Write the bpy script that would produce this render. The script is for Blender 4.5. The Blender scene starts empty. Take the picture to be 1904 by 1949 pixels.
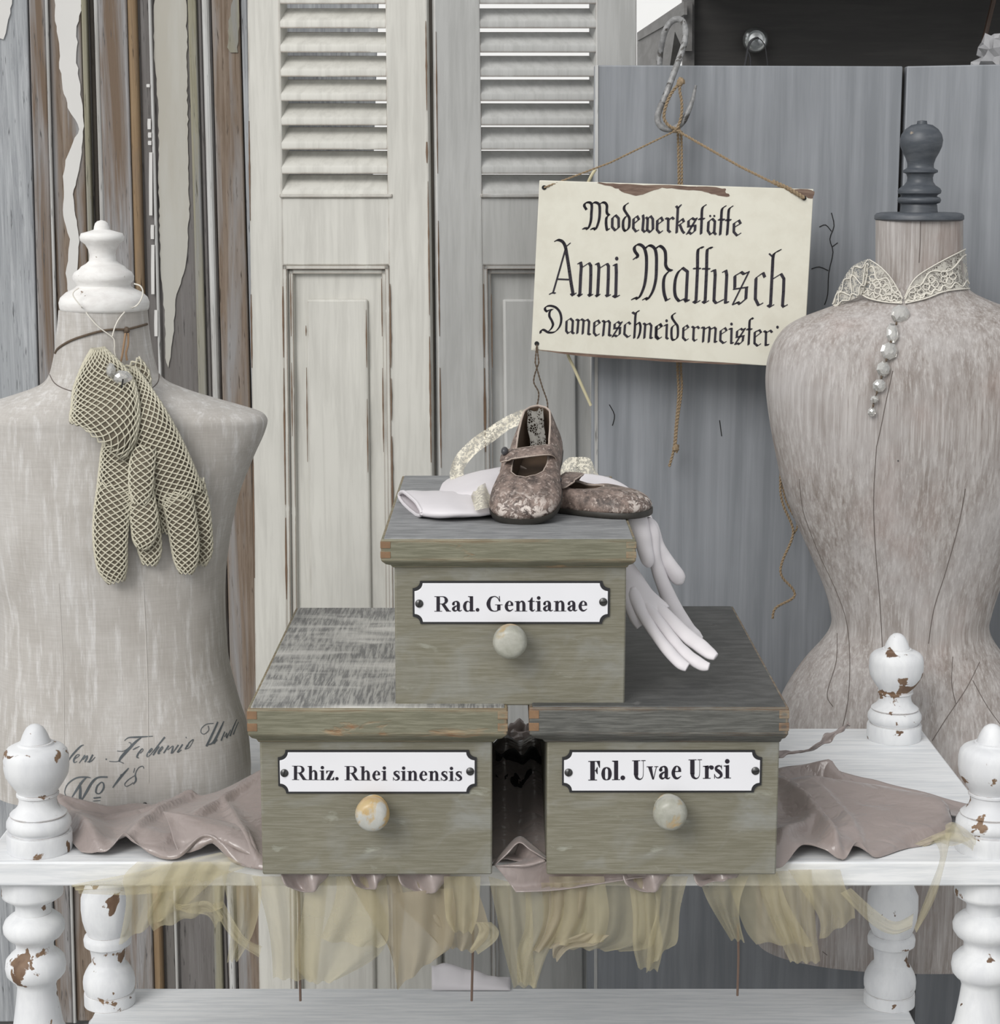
import bpy, bmesh, math, random
from mathutils import Vector, Matrix, noise
from mathutils.bvhtree import BVHTree
random.seed(7)
SC = bpy.context.scene
C = SC.collection

# ---------------------------------------------------------------- camera, world, sun, exposure
F = 3600.0                       # focal length in pixels of the 1904 px wide frame
CX, CY = 952.0, 974.5
PITCH = math.atan(624.0 / F)
T = 0.77                         # height of the display table's top
CAM = Vector((0.0, -2.196, T + 0.83))
cd = bpy.data.cameras.new('camera'); cam = bpy.data.objects.new('camera', cd); C.objects.link(cam)
cd.sensor_fit = 'HORIZONTAL'; cd.sensor_width = 36.0; cd.lens = 36.0 * F / 1904.0
cd.clip_start = 0.05; cd.clip_end = 200
cam.location = CAM; cam.rotation_euler = (math.pi / 2 - PITCH, 0, 0)
SC.camera = cam

w = bpy.data.worlds.new('overcast_sky'); SC.world = w; w.use_nodes = True
wn, wl = w.node_tree.nodes, w.node_tree.links
wn.clear()
wo = wn.new('ShaderNodeOutputWorld'); wb = wn.new('ShaderNodeBackground')
wt = wn.new('ShaderNodeTexCoord'); ws = wn.new('ShaderNodeSeparateXYZ'); wr = wn.new('ShaderNodeValToRGB')
wv = wn.new('ShaderNodeVectorMath'); wv.operation = 'DOT_PRODUCT'; wv.inputs[1].default_value = (-0.40, -0.68, 0.62)
wl.new(wt.outputs['Generated'], wv.inputs[0]); wl.new(wv.outputs['Value'], wr.inputs[0])   # overcast sky, brightest up and to the front left
wr.color_ramp.elements[0].position = 0.0; wr.color_ramp.elements[0].color = (0.50, 0.515, 0.53, 1)
wr.color_ramp.elements[1].position = 0.9; wr.color_ramp.elements[1].color = (1.0, 1.0, 1.0, 1)
wl.new(wr.outputs[0], wb.inputs[0]); wb.inputs[1].default_value = 0.98
wl.new(wb.outputs[0], wo.inputs[0])

sd = bpy.data.lights.new('sun', 'SUN'); sun = bpy.data.objects.new('sun', sd); C.objects.link(sun)
sd.energy = 2.0; sd.angle = math.radians(30); sd.color = (1.0, 0.985, 0.96)
sun.rotation_euler = Vector((0.46, 0.74, -0.60)).to_track_quat('-Z', 'Y').to_euler()

SC.view_settings.view_transform = 'Standard'; SC.view_settings.look = 'None'
SC.view_settings.gamma = 1.0; SC.view_settings.use_curve_mapping = False
SC.view_settings.exposure = -0.10

# ---------------------------------------------------------------- pixel <-> place
FW = Vector((0, math.cos(PITCH), -math.sin(PITCH))); UP = Vector((0, math.sin(PITCH), math.cos(PITCH)))
def ray(px, py):
    return FW + Vector(((px - CX) / F, 0, 0)) + UP * ((CY - py) / F)
def PY(px, py, y):
    d = ray(px, py); return CAM + d * ((y - CAM.y) / d.y)
def PZ(px, py, z):
    d = ray(px, py); return CAM + d * ((z - CAM.z) / d.z)
def PX(px, py, x):
    d = ray(px, py); return CAM + d * ((x - CAM.x) / d.x)
def PP(px, py, p0, n):
    d = ray(px, py); return CAM + d * ((p0 - CAM).dot(n) / d.dot(n))
def S(p):                        # metres per pixel at a place
    return (p - CAM).dot(FW) / F
def XPZ(px, y, z):               # the place at depth y and height z seen in column px
    dep = (Vector((0, y, z)) - CAM).dot(FW); return Vector(((px - CX) / F * dep, y, z))

# ---------------------------------------------------------------- mesh builder
def cat(pts, n):                 # Catmull-Rom through tuples
    out = []; m = len(pts)
    if m < 3:
        a, b = pts[0], pts[-1]
        return [tuple(x + (y - x) * k / n for x, y in zip(a, b)) for k in range(n + 1)]
    for i in range(m - 1):
        p0 = pts[max(i - 1, 0)]; p1 = pts[i]; p2 = pts[i + 1]; p3 = pts[min(i + 2, m - 1)]
        for k in range(n):
            t = k / n
            out.append(tuple(0.5 * (2 * b + (c - a) * t + (2 * a - 5 * b + 4 * c - d) * t * t + (-a + 3 * b - 3 * c + d) * t ** 3)
                             for a, b, c, d in zip(p0, p1, p2, p3)))
    out.append(tuple(pts[-1])); return out
def lerp_table(tab, x):
    if x <= tab[0][0]: return tab[0][1]
    for (a, b), (c, d) in zip(tab, tab[1:]):
        if x <= c: return b + (d - b) * (x - a) / (c - a)
    return tab[-1][1]

class MB:
    def __init__(s): s.v = []; s.f = []
    def add(s, vs, fs):
        o = len(s.v); s.v += [Vector(v) for v in vs]; s.f += [tuple(i + o for i in f) for f in fs]
    def box(s, a, b):
        x0, y0, z0 = a; x1, y1, z1 = b
        s.add([(x0,y0,z0),(x1,y0,z0),(x1,y1,z0),(x0,y1,z0),(x0,y0,z1),(x1,y0,z1),(x1,y1,z1),(x0,y1,z1)],
              [(0,3,2,1),(4,5,6,7),(0,1,5,4),(1,2,6,5),(2,3,7,6),(3,0,4,7)])
    def hexa(s, q, d):           # a quad (4 points) pushed along vector d
        q = [Vector(p) for p in q]; s.add(q + [p + d for p in q], [(0,1,2,3),(7,6,5,4),(0,4,5,1),(1,5,6,2),(2,6,7,3),(3,7,4,0)])
    def rings(s, rs, close=True, cap0=False, cap1=False):
        n = len(rs[0]); vs = [p for r in rs for p in r]; fs = []
        for j in range(len(rs) - 1):
            for i in range(n if close else n - 1):
                k = (i + 1) % n
                fs.append((j*n+i, j*n+k, (j+1)*n+k, (j+1)*n+i))
        if cap0: fs.append(tuple(range(n))[::-1])
        if cap1: fs.append(tuple((len(rs)-1)*n + i for i in range(n)))
        s.add(vs, fs)
    def lathe(s, c, prof, n=40, axis='z'):   # prof: (along, radius)
        rs = []
        for a, r in prof:
            ring = []
            for i in range(n):
                t = 2 * math.pi * i / n; u, v = r * math.cos(t), r * math.sin(t)
                ring.append(Vector(c) + (Vector((u, v, a)) if axis == 'z' else Vector((u, -a, v))))
            rs.append(ring)
        s.rings(rs, True, True, True)
    def tube(s, pts, r, n=8, taper=None):
        pts = [Vector(p) for p in pts]; m = len(pts); up = Vector((0.13, -0.9, 0.41)); rs = []
        for i, p in enumerate(pts):
            d = (pts[min(i+1, m-1)] - pts[max(i-1, 0)])
            d = d.normalized() if d.length > 1e-9 else Vector((0, 0, 1))
            a = d.cross(up)
            if a.length < 1e-4: a = d.cross(Vector((1, 0, 0)))
            a.normalize(); b = d.cross(a)
            rr = r[i] if isinstance(r, (list, tuple)) else r
            rs.append([p + (a * math.cos(2*math.pi*k/n) + b * math.sin(2*math.pi*k/n)) * rr for k in range(n)])
        s.rings(rs, True, True, True)
    def grid(s, rows):
        s.rings(rows, False)
    def poly(s, pts, d=None):    # flat polygon, optionally thickened along d
        pts = [Vector(p) for p in pts]; n = len(pts)
        if d is None: s.add(pts, [tuple(range(n))])
        else: s.add(pts + [p + d for p in pts], [tuple(range(n)), tuple(range(2*n-1, n-1, -1))] + [(i, n+i, n+(i+1)%n, (i+1)%n) for i in range(n)])
    def ball(s, c, r, n=16, m=10, sc=(1,1,1), wob=0, seed=0):
        c = Vector(c); rs = []
        for j in range(m + 1):
            ph = math.pi * j / m; ring = []
            for i in range(n):
                t = 2*math.pi*i/n; d = Vector((math.sin(ph)*math.cos(t), math.sin(ph)*math.sin(t), math.cos(ph)))
                k = r * (1 + (wob * noise.noise(d * 2.3 + Vector((seed, 0, 0))) if wob else 0))
                ring.append(c + Vector((d.x*sc[0], d.y*sc[1], d.z*sc[2])) * k)
            rs.append(ring)
        s.rings(rs)

def mesh_obj(name, mb, mat, parent=None, smooth=True, bevel=0.0, solid=0.0, subsurf=0, wire=0.0, ang=35, segs=2):
    me = bpy.data.meshes.new(name)
    off = parent['_o'] if parent is not None else None
    off = Vector(off) if off is not None else Vector((0, 0, 0))
    me.from_pydata([tuple(v - off) for v in mb.v], [], mb.f); me.validate(); me.update()
    bm = bmesh.new(); bm.from_mesh(me)
    bmesh.ops.remove_doubles(bm, verts=bm.verts, dist=1e-6)
    bmesh.ops.recalc_face_normals(bm, faces=bm.faces); bm.to_mesh(me); bm.free()
    o = bpy.data.objects.new(name, me); C.objects.link(o)
    me.materials.append(mat)
    if parent is not None: o.parent = parent
    o['_o'] = tuple(off)
    if bevel:
        m = o.modifiers.new('bevel', 'BEVEL'); m.width = bevel; m.segments = segs; m.limit_method = 'ANGLE'; m.angle_limit = math.radians(40)
    if wire:
        m = o.modifiers.new('wire', 'WIREFRAME'); m.thickness = wire; m.use_even_offset = False; m.use_boundary = True; m.use_replace = True
    if solid:
        m = o.modifiers.new('solid', 'SOLIDIFY'); m.thickness = solid; m.offset = 0
    if subsurf:
        m = o.modifiers.new('sub', 'SUBSURF'); m.levels = subsurf; m.render_levels = subsurf
    if smooth:
        for p in me.polygons: p.use_smooth = True
        if smooth == 'auto' or ang < 180:
            me.set_sharp_from_angle(angle=math.radians(ang))
    return o
def tag(o, label=None, category=None, group=None, kind=None):
    if label: o['label'] = label
    if category: o['category'] = category
    if group: o['group'] = group
    if kind: o['kind'] = kind
    return o
def thing(name, label, category, loc, group=None):
    o = bpy.data.objects.new(name, None); C.objects.link(o); o.location = loc; o['_o'] = tuple(loc)
    o.empty_display_size = 0.05
    return tag(o, label, category, group)

# ---------------------------------------------------------------- materials
class NT:
    def __init__(s, name):
        s.m = bpy.data.materials.new(name); s.m.use_nodes = True; s.t = s.m.node_tree; s.n = s.t.nodes; s.l = s.t.links
        s.b = s.n['Principled BSDF']; s.out = s.n['Material Output']; s.co = s.n.new('ShaderNodeTexCoord')
    def link(s, a, b): s.l.new(a, b)
    def mapping(s, scale, src='Object', loc=(0, 0, 0), rot=(0, 0, 0)):
        m = s.n.new('ShaderNodeMapping'); m.inputs['Scale'].default_value = scale; m.inputs['Location'].default_value = loc
        m.inputs['Rotation'].default_value = rot
        s.link(s.co.outputs[src], m.inputs[0]); return m.outputs[0]
    def noise(s, vec, scale, detail=4, rough=0.6, dist=0.0):
        t = s.n.new('ShaderNodeTexNoise'); t.inputs['Scale'].default_value = scale; t.inputs['Detail'].default_value = detail
        t.inputs['Roughness'].default_value = rough; t.inputs['Distortion'].default_value = dist; s.link(vec, t.inputs['Vector']); return t.outputs[0]
    def vor(s, vec, scale, feature='F1', out=0):
        t = s.n.new('ShaderNodeTexVoronoi'); t.feature = feature; t.inputs['Scale'].default_value = scale; s.link(vec, t.inputs['Vector']); return t.outputs[out]
    def ramp(s, fac, a, b, ca=(0,0,0,1), cb=(1,1,1,1)):
        r = s.n.new('ShaderNodeValToRGB'); e = r.color_ramp.elements
        e[0].position = a; e[1].position = b; e[0].color = ca; e[1].color = cb; s.link(fac, r.inputs[0]); return r.outputs[0]
    def mix(s, fac, a, b, mode='MIX'):
        m = s.n.new('ShaderNodeMix'); m.data_type = 'RGBA'; m.blend_type = mode
        for sock, val in ((m.inputs[0], fac), (m.inputs[6], a), (m.inputs[7], b)):
            if isinstance(val, (int, float)): sock.default_value = val
            elif isinstance(val, tuple): sock.default_value = val if len(val) == 4 else (*val, 1)
            else: s.link(val, sock)
        return m.outputs[2]
    def math(s, op, a, b=0.0, clamp=False):
        m = s.n.new('ShaderNodeMath'); m.operation = op; m.use_clamp = clamp
        for i, val in enumerate((a, b)):
            if isinstance(val, (int, float)): m.inputs[i].default_value = val
            else: s.link(val, m.inputs[i])
        return m.outputs[0]
    def bump(s, h, strength=0.3, dist=0.002):
        b = s.n.new('ShaderNodeBump'); b.inputs['Strength'].default_value = strength; b.inputs['Distance'].default_value = dist
        s.link(h, b.inputs['Height']); s.link(b.outputs[0], s.b.inputs['Normal'])
    def edge(s, r):              # 1 on worn edges, 0 on flats
        bv = s.n.new('ShaderNodeBevel'); bv.samples = 4; bv.inputs[0].default_value = r
        g = s.n.new('ShaderNodeNewGeometry'); d = s.n.new('ShaderNodeVectorMath'); d.operation = 'DOT_PRODUCT'
        s.link(bv.outputs[0], d.inputs[0]); s.link(g.outputs['Normal'], d.inputs[1]); return s.math('SUBTRACT', 1.0, d.outputs['Value'], True)
    def color(s, c): s.link(c, s.b.inputs['Base Color'])
    def set(s, **k):
        for a, v in k.items(): s.b.inputs[a.replace('_', ' ')].default_value = v
        return s.m

def plain(name, col, rough=0.6, metal=0.0, var=0.12, scale=30):
    t = NT(name); v = t.mapping((1, 1, 1)); n = t.noise(v, scale, 4)
    k = tuple(c * (1 - var) for c in col); q = tuple(min(1, c * (1 + var)) for c in col)
    t.color(t.mix(n, k, q)); return t.set(Roughness=rough, Metallic=metal)

def painted(name, base, tint, chip, grain=(30, 30, 2), gscale=6, chip_scale=14, chip_at=0.66, chip_w=0.012, edge=0.0, edge_at=0.12, mott=0.12,
            rough=0.6, bump=0.25, bdist=0.0012, streak=(0.42, 0.62), chip_map=(1, 1, 1), chip2=None, loc=(0, 0, 0), blue=None):
    t = NT(name)
    g = t.noise(t.mapping(grain, loc=loc), gscale, 5, 0.65, 0.3)
    big = t.noise(t.mapping((1, 1, 1), loc=loc), 5.0, 3)
    c = t.mix(t.ramp(g, *streak), base, tint)
    c = t.mix(t.ramp(big, 0.3, 0.75), c, t.mix(mott * 2.2, c, tuple(x * 0.55 for x in base)))
    if blue: c = t.mix(t.math('MULTIPLY', t.ramp(t.noise(t.mapping((6, 6, 9), loc=(5, 2, 3)), 1.6, 4, 0.6, 0.5), 0.48, 0.68), 0.55), c, blue)
    ch = t.noise(t.mapping(chip_map, loc=loc), chip_scale, 5, 0.55, 0.4)
    mask = t.ramp(ch, chip_at, chip_at + chip_w)
    if edge:
        e = t.math('MULTIPLY', t.math('MULTIPLY', t.edge(edge), 2.2), t.math('MULTIPLY', t.math('SUBTRACT', ch, 0.30), 2.5, True))
        mask = t.math('MAXIMUM', mask, t.ramp(e, edge_at, edge_at + 0.05))
    cc = chip if chip2 is None else t.mix(t.ramp(g, 0.4, 0.6), chip, chip2)
    c = t.mix(mask, c, cc); t.color(c)
    h = t.math('SUBTRACT', t.math('MULTIPLY', g, 0.6), t.math('MULTIPLY', mask, 0.8))
    t.bump(h, bump, bdist); return t.set(Roughness=rough)

BROWN = (0.13, 0.075, 0.045)
M = {}
M['white'] = painted('chipped_white_paint', (0.76, 0.77, 0.78), (0.66, 0.67, 0.69), BROWN, grain=(3, 3, 1), gscale=8, chip_scale=24, chip_at=0.612, edge=0.003, edge_at=0.30, mott=0.05, chip2=(0.22, 0.14, 0.085))
M['white_top'] = painted('white_table_paint', (0.80, 0.81, 0.82), (0.66, 0.68, 0.70), BROWN, grain=(2, 30, 30), gscale=5, chip_scale=24, chip_at=0.74, edge=0.004, edge_at=0.20, mott=0.06)
M['plaster'] = painted('white_plaster', (0.80, 0.79, 0.77), (0.68, 0.66, 0.64), (0.25, 0.19, 0.15), grain=(3, 3, 8), gscale=8, chip_scale=40, chip_at=0.67, mott=0.06, rough=0.8, bump=0.5)
M['shutter'] = painted('ivory_shutter_paint', (0.585, 0.575, 0.53), (0.50, 0.49, 0.45), (0.17, 0.12, 0.085), grain=(22, 22, 1.5), gscale=3, chip_scale=16, chip_at=0.84, edge=0.005, edge_at=0.07, mott=0.12, bump=0.2)
M['shutter_shaded'] = painted('shaded_ivory_shutter_paint', (0.52, 0.52, 0.505), (0.44, 0.44, 0.425), (0.17, 0.12, 0.085), grain=(22, 22, 1.5), gscale=3, chip_scale=16, chip_at=0.84, edge=0.005, edge_at=0.09, mott=0.12, bump=0.2, loc=(3, 1, 0))  # same ivory paint, coloured darker for the leaf turned from the light
M['panel'] = painted('grey_steel_paint', (0.205, 0.218, 0.236), (0.30, 0.314, 0.337), (0.16, 0.17, 0.19), grain=(14, 14, 0.55), gscale=2.2, chip_scale=9, chip_at=0.90, mott=0.1, rough=0.45, bump=0.1, streak=(0.40, 0.66))
M['sage'] = painted('sage_green_paint', (0.188, 0.177, 0.127), (0.248, 0.236, 0.184), (0.36, 0.365, 0.31), grain=(5, 40, 95), gscale=5, chip_scale=26, chip_at=0.64, chip_w=0.14, edge=0.005, edge_at=0.20, mott=0.16, rough=0.5, bump=0.5, bdist=0.0014, chip_map=(0.7, 1, 1.8), blue=(0.30, 0.31, 0.30))
M['sage_rim'] = painted('worn_sage_lid_paint', (0.165, 0.16, 0.108), (0.25, 0.242, 0.175), (0.24, 0.12, 0.055), grain=(5, 30, 80), gscale=5, chip_scale=20, chip_at=0.615, chip_w=0.06, edge=0.010, edge_at=0.10, mott=0.15, bump=0.6, bdist=0.002, chip_map=(0.5, 1, 1.8), chip2=(0.34, 0.26, 0.16))
M['slate_rim'] = painted('worn_slate_lid_paint', (0.085, 0.085, 0.077), (0.165, 0.165, 0.15), (0.24, 0.12, 0.055), grain=(5, 30, 80), gscale=5, chip_scale=20, chip_at=0.70, chip_w=0.05, edge=0.010, edge_at=0.14, mott=0.15, bump=0.6, bdist=0.002, chip_map=(0.5, 1, 1.8), chip2=(0.34, 0.26, 0.16))
M['top_grey'] = painted('slate_grey_top', (0.20, 0.205, 0.21), (0.30, 0.305, 0.31), (0.42, 0.42, 0.40), grain=(4, 16, 10), gscale=6, chip_scale=22, chip_at=0.80, chip_w=0.08, mott=0.08, bump=0.3)
M['top_dark'] = painted('dark_slate_top', (0.062, 0.064, 0.063), (0.105, 0.107, 0.105), (0.26, 0.26, 0.25), grain=(4, 12, 10), gscale=6, chip_scale=16, chip_at=0.70, chip_w=0.12, mott=0.1, rough=0.5, bump=0.3)
M['top_wash'] = painted('whitewashed_top', (0.17, 0.17, 0.167), (0.43, 0.425, 0.40), (0.56, 0.55, 0.52), grain=(75, 5, 10), gscale=4, chip_scale=7, chip_at=0.46, chip_w=0.25, mott=0.2, bump=0.8, bdist=0.0018, streak=(0.42, 0.60), chip_map=(1, 3.5, 1))
M['end_grain'] = plain('bare_end_grain', (0.22, 0.13, 0.07), 0.7, var=0.4, scale=60)
M['enamel'] = plain('white_enamel', (0.80, 0.80, 0.83), 0.22, var=0.04, scale=12)
M['enamel_rim'] = plain('black_enamel_rim', (0.02, 0.02, 0.022), 0.3)
M['ink'] = plain('black_enamel_lettering', (0.015, 0.011, 0.02), 0.35, var=0.0)
M['print'] = plain('faded_blue_grey_ink', (0.10, 0.115, 0.125), 0.8, var=0.5, scale=70)
M['screw'] = plain('dark_screw_metal', (0.09, 0.09, 0.09), 0.35, 0.8)
M['screw_slot'] = plain('screw_slot_black', (0.01, 0.01, 0.01), 0.8)
M['knob'] = painted('worn_knob_paint', (0.34, 0.34, 0.285), (0.46, 0.455, 0.40), (0.45, 0.31, 0.15), grain=(3, 3, 3), gscale=14, chip_scale=30, chip_at=0.54, chip_w=0.08, mott=0.2, chip2=(0.35, 0.30, 0.2), rough=0.4)
M['knob_wood'] = painted('bare_knob_paint', (0.47, 0.47, 0.43), (0.55, 0.55, 0.52), (0.47, 0.31, 0.13), grain=(3, 3, 3), gscale=14, chip_scale=20, chip_at=0.495, chip_w=0.05, mott=0.12, chip2=(0.5, 0.38, 0.2), rough=0.35, loc=(4, 2, 1))
M['sign'] = painted('cream_sign_paint', (0.70, 0.68, 0.585), (0.66, 0.635, 0.54), (0.42, 0.36, 0.27), grain=(6, 6, 6), gscale=4, chip_scale=70, chip_at=0.76, mott=0.06, rough=0.5, bump=0.08)
M['bare'] = painted('bare_brown_wood', (0.12, 0.07, 0.05), (0.22, 0.15, 0.11), (0.5, 0.46, 0.38), grain=(3, 20, 40), gscale=6, chip_scale=40, chip_at=0.7)
M['twine'] = plain('jute_twine', (0.27, 0.20, 0.125), 0.9, var=0.45, scale=260)
M['twine_dark'] = plain('dark_leather_cord', (0.11, 0.08, 0.055), 0.8, var=0.4, scale=200)
M['string'] = plain('white_cotton_string', (0.72, 0.69, 0.62), 0.9)
M['cord_cream'] = plain('cream_cord', (0.55, 0.50, 0.33), 0.7)
M['hook'] = painted('worn_grey_hook', (0.20, 0.20, 0.20), (0.34, 0.34, 0.34), (0.06, 0.055, 0.05), grain=(8, 8, 8), gscale=12, chip_scale=60, chip_at=0.58, chip_w=0.05, rough=0.4)
M['chrome'] = plain('dull_chrome', (0.62, 0.64, 0.64), 0.25, 0.9, 0.1)
M['dark'] = painted('dark_brown_board', (0.030, 0.028, 0.026), (0.042, 0.039, 0.036), (0.02, 0.018, 0.016), grain=(2, 10, 20), gscale=3, chip_scale=6, chip_at=0.8, rough=0.6, bump=0.1)
M['side_board'] = painted('dark_grey_board', (0.13, 0.125, 0.12), (0.18, 0.175, 0.17), (0.05, 0.05, 0.05), grain=(14, 2, 14), gscale=3, chip_scale=6, chip_at=0.8)
M['finial_blue'] = painted('blue_black_turned_wood', (0.058, 0.067, 0.08), (0.095, 0.104, 0.118), (0.30, 0.25, 0.19), grain=(4, 4, 18), gscale=6, chip_scale=32, chip_at=0.68, chip_w=0.05, rough=0.45)
M['kid'] = plain('white_kid_leather', (0.70, 0.67, 0.69), 0.55, var=0.05, scale=25)
M['kid_in'] = plain('mauve_glove_lining', (0.42, 0.33, 0.36), 0.8)
M['crochet'] = plain('ecru_crochet_cotton', (0.58, 0.55, 0.44), 0.9, var=0.15, scale=160)
M['crochet_shade'] = plain('painted_crochet_shade', (0.135, 0.115, 0.085), 0.95, var=0.2, scale=90)  # dark colour painted in for the shade inside the gloves
M['sole'] = plain('dark_worn_sole', (0.035, 0.032, 0.027), 0.5, var=0.4, scale=90)
M['lining'] = plain('brown_leather_lining', (0.075, 0.048, 0.03), 0.7, var=0.5, scale=50)
M['piping'] = plain('pale_piping', (0.42, 0.35, 0.30), 0.6)
M['button'] = plain('dark_button', (0.05, 0.05, 0.055), 0.25)
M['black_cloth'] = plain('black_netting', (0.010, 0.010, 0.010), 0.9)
M['sky_white'] = plain('white_sky_backdrop', (0.85, 0.85, 0.84), 0.9, var=0.03, scale=3)  # plain white for the bright sky stand-in
M['floor'] = plain('grey_paving', (0.36, 0.36, 0.35), 0.8, var=0.2, scale=8)
M['brown_cable'] = plain('brown_cable', (0.08, 0.05, 0.035), 0.5)
M['foil'] = plain('grey_crumpled_paper', (0.30, 0.30, 0.31), 0.5, var=0.3, scale=40)
M['metal_dark'] = plain('dark_stand_metal', (0.07, 0.07, 0.075), 0.45, 0.5)

def linen():
    t = NT('painted_linen')
    a = t.noise(t.mapping((160, 160, 6)), 3, 4); b = t.noise(t.mapping((10, 10, 190)), 3, 4)
    big = t.noise(t.mapping((5, 5, 3)), 2.2, 5, 0.6, 0.5); br = t.noise(t.mapping((46, 46, 5)), 2.0, 5, 0.7)
    c = t.mix(t.ramp(big, 0.35, 0.65), (0.415, 0.39, 0.36), (0.53, 0.51, 0.485))
    c = t.mix(t.math('MULTIPLY', t.ramp(br, 0.50, 0.66), 0.7), c, (0.68, 0.67, 0.66))
    wv = t.math('ADD', t.math('MULTIPLY', a, 0.5), t.math('MULTIPLY', b, 0.5))
    c = t.mix(t.math('MULTIPLY', t.ramp(wv, 0.35, 0.65), 0.35), c, (0.34, 0.315, 0.285), 'MULTIPLY') if False else t.mix(t.ramp(wv, 0.38, 0.62, (0.28, 0.28, 0.28, 1), (0, 0, 0, 1)), c, (0.28, 0.255, 0.23))
    t.color(c); t.bump(wv, 0.35, 0.0012); return t.set(Roughness=0.85)
M['linen'] = linen()
def limed():
    t = NT('limed_brown_canvas')
    a = t.noise(t.mapping((95, 95, 3.0)), 2.4, 6, 0.72, 0.35); b = t.noise(t.mapping((28, 28, 2.0)), 2.0, 5, 0.65, 0.4)
    big = t.noise(t.mapping((4, 4, 3)), 1.6, 4, 0.6, 0.4); pk = t.noise(t.mapping((5, 5, 4), loc=(3, 1, 2)), 1.5, 3)
    c = t.mix(t.ramp(b, 0.36, 0.64), (0.245, 0.213, 0.193), (0.39, 0.36, 0.342))
    c = t.mix(t.math('MULTIPLY', t.ramp(a, 0.50, 0.62), 0.45), c, (0.60, 0.575, 0.56))
    c = t.mix(t.math('MULTIPLY', t.ramp(a, 0.46, 0.36), 0.55), c, (0.17, 0.135, 0.115)) if False else t.mix(t.ramp(a, 0.34, 0.44, (0.6, 0.6, 0.6, 1), (0, 0, 0, 1)), c, (0.17, 0.135, 0.115))
    c = t.mix(t.math('MULTIPLY', t.ramp(big, 0.45, 0.7), 0.4), c, (0.53, 0.515, 0.515))
    c = t.mix(t.math('MULTIPLY', t.ramp(pk, 0.54, 0.7), 0.26), c, (0.30, 0.20, 0.165))
    t.color(c); t.bump(a, 0.25, 0.001); return t.set(Roughness=0.75)
M['limed'] = limed()
def plank(name, cols, seed):
    t = NT(name)
    g = t.noise(t.mapping((60, 60, 2.2), loc=(seed, 0, seed)), 2.2, 6, 0.72, 0.5); b = t.noise(t.mapping((16, 16, 1.0), loc=(seed * 2, 0, 1)), 2.0, 4, 0.6, 0.6)
    f = t.noise(t.mapping((130, 130, 9), loc=(0, 0, seed)), 2.0, 3)
    c = t.mix(t.ramp(g, 0.36, 0.66), cols[0], cols[1]); c = t.mix(t.ramp(b, 0.48, 0.66), c, cols[2])
    c = t.mix(t.ramp(f, 0.62, 0.70), c, tuple(x * 0.35 for x in cols[0]))
    t.color(c); t.bump(g, 0.6, 0.002); return t.set(Roughness=0.8)
M['wood_grey'] = plank('silvered_grey_wood', [(0.22, 0.23, 0.245), (0.46, 0.475, 0.49), (0.33, 0.345, 0.36)], 1)
M['wood_mix'] = plank('grey_brown_wood', [(0.20, 0.19, 0.185), (0.34, 0.335, 0.34), (0.15, 0.105, 0.072)], 2)
M['wood_brown'] = plank('brown_worn_wood', [(0.13, 0.09, 0.06), (0.24, 0.19, 0.15), (0.27, 0.265, 0.265)], 3)
M['wood_orange'] = plank('honey_brown_wood', [(0.20, 0.13, 0.07), (0.27, 0.19, 0.11), (0.15, 0.11, 0.08)], 4)
M['wood_taupe'] = plank('taupe_wood', [(0.125, 0.115, 0.11), (0.18, 0.17, 0.165), (0.14, 0.13, 0.12)], 5)
M['wood_dark'] = plank('blackened_wood', [(0.035, 0.03, 0.025), (0.09, 0.075, 0.06), (0.05, 0.045, 0.035)], 6)
M['wood_white'] = plank('whitened_wood', [(0.42, 0.42, 0.41), (0.56, 0.56, 0.55), (0.34, 0.33, 0.31)], 7)
M['wood_olive'] = plank('olive_grey_wood', [(0.20, 0.185, 0.125), (0.29, 0.275, 0.21), (0.24, 0.24, 0.24)], 8)
M['worn'] = plain('bare_brown_edge', (0.15, 0.095, 0.06), 0.8, var=0.4, scale=60)
M['flake'] = plain('ivory_paint_flake', (0.62, 0.61, 0.59), 0.6, var=0.06, scale=9)
M['flake_beige'] = painted('beige_paint_flake', (0.40, 0.38, 0.33), (0.44, 0.43, 0.39), (0.36, 0.32, 0.24), grain=(8, 8, 1), gscale=2, chip_scale=4, chip_at=0.6, chip_w=0.2, mott=0.05, bump=0.05)

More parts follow.
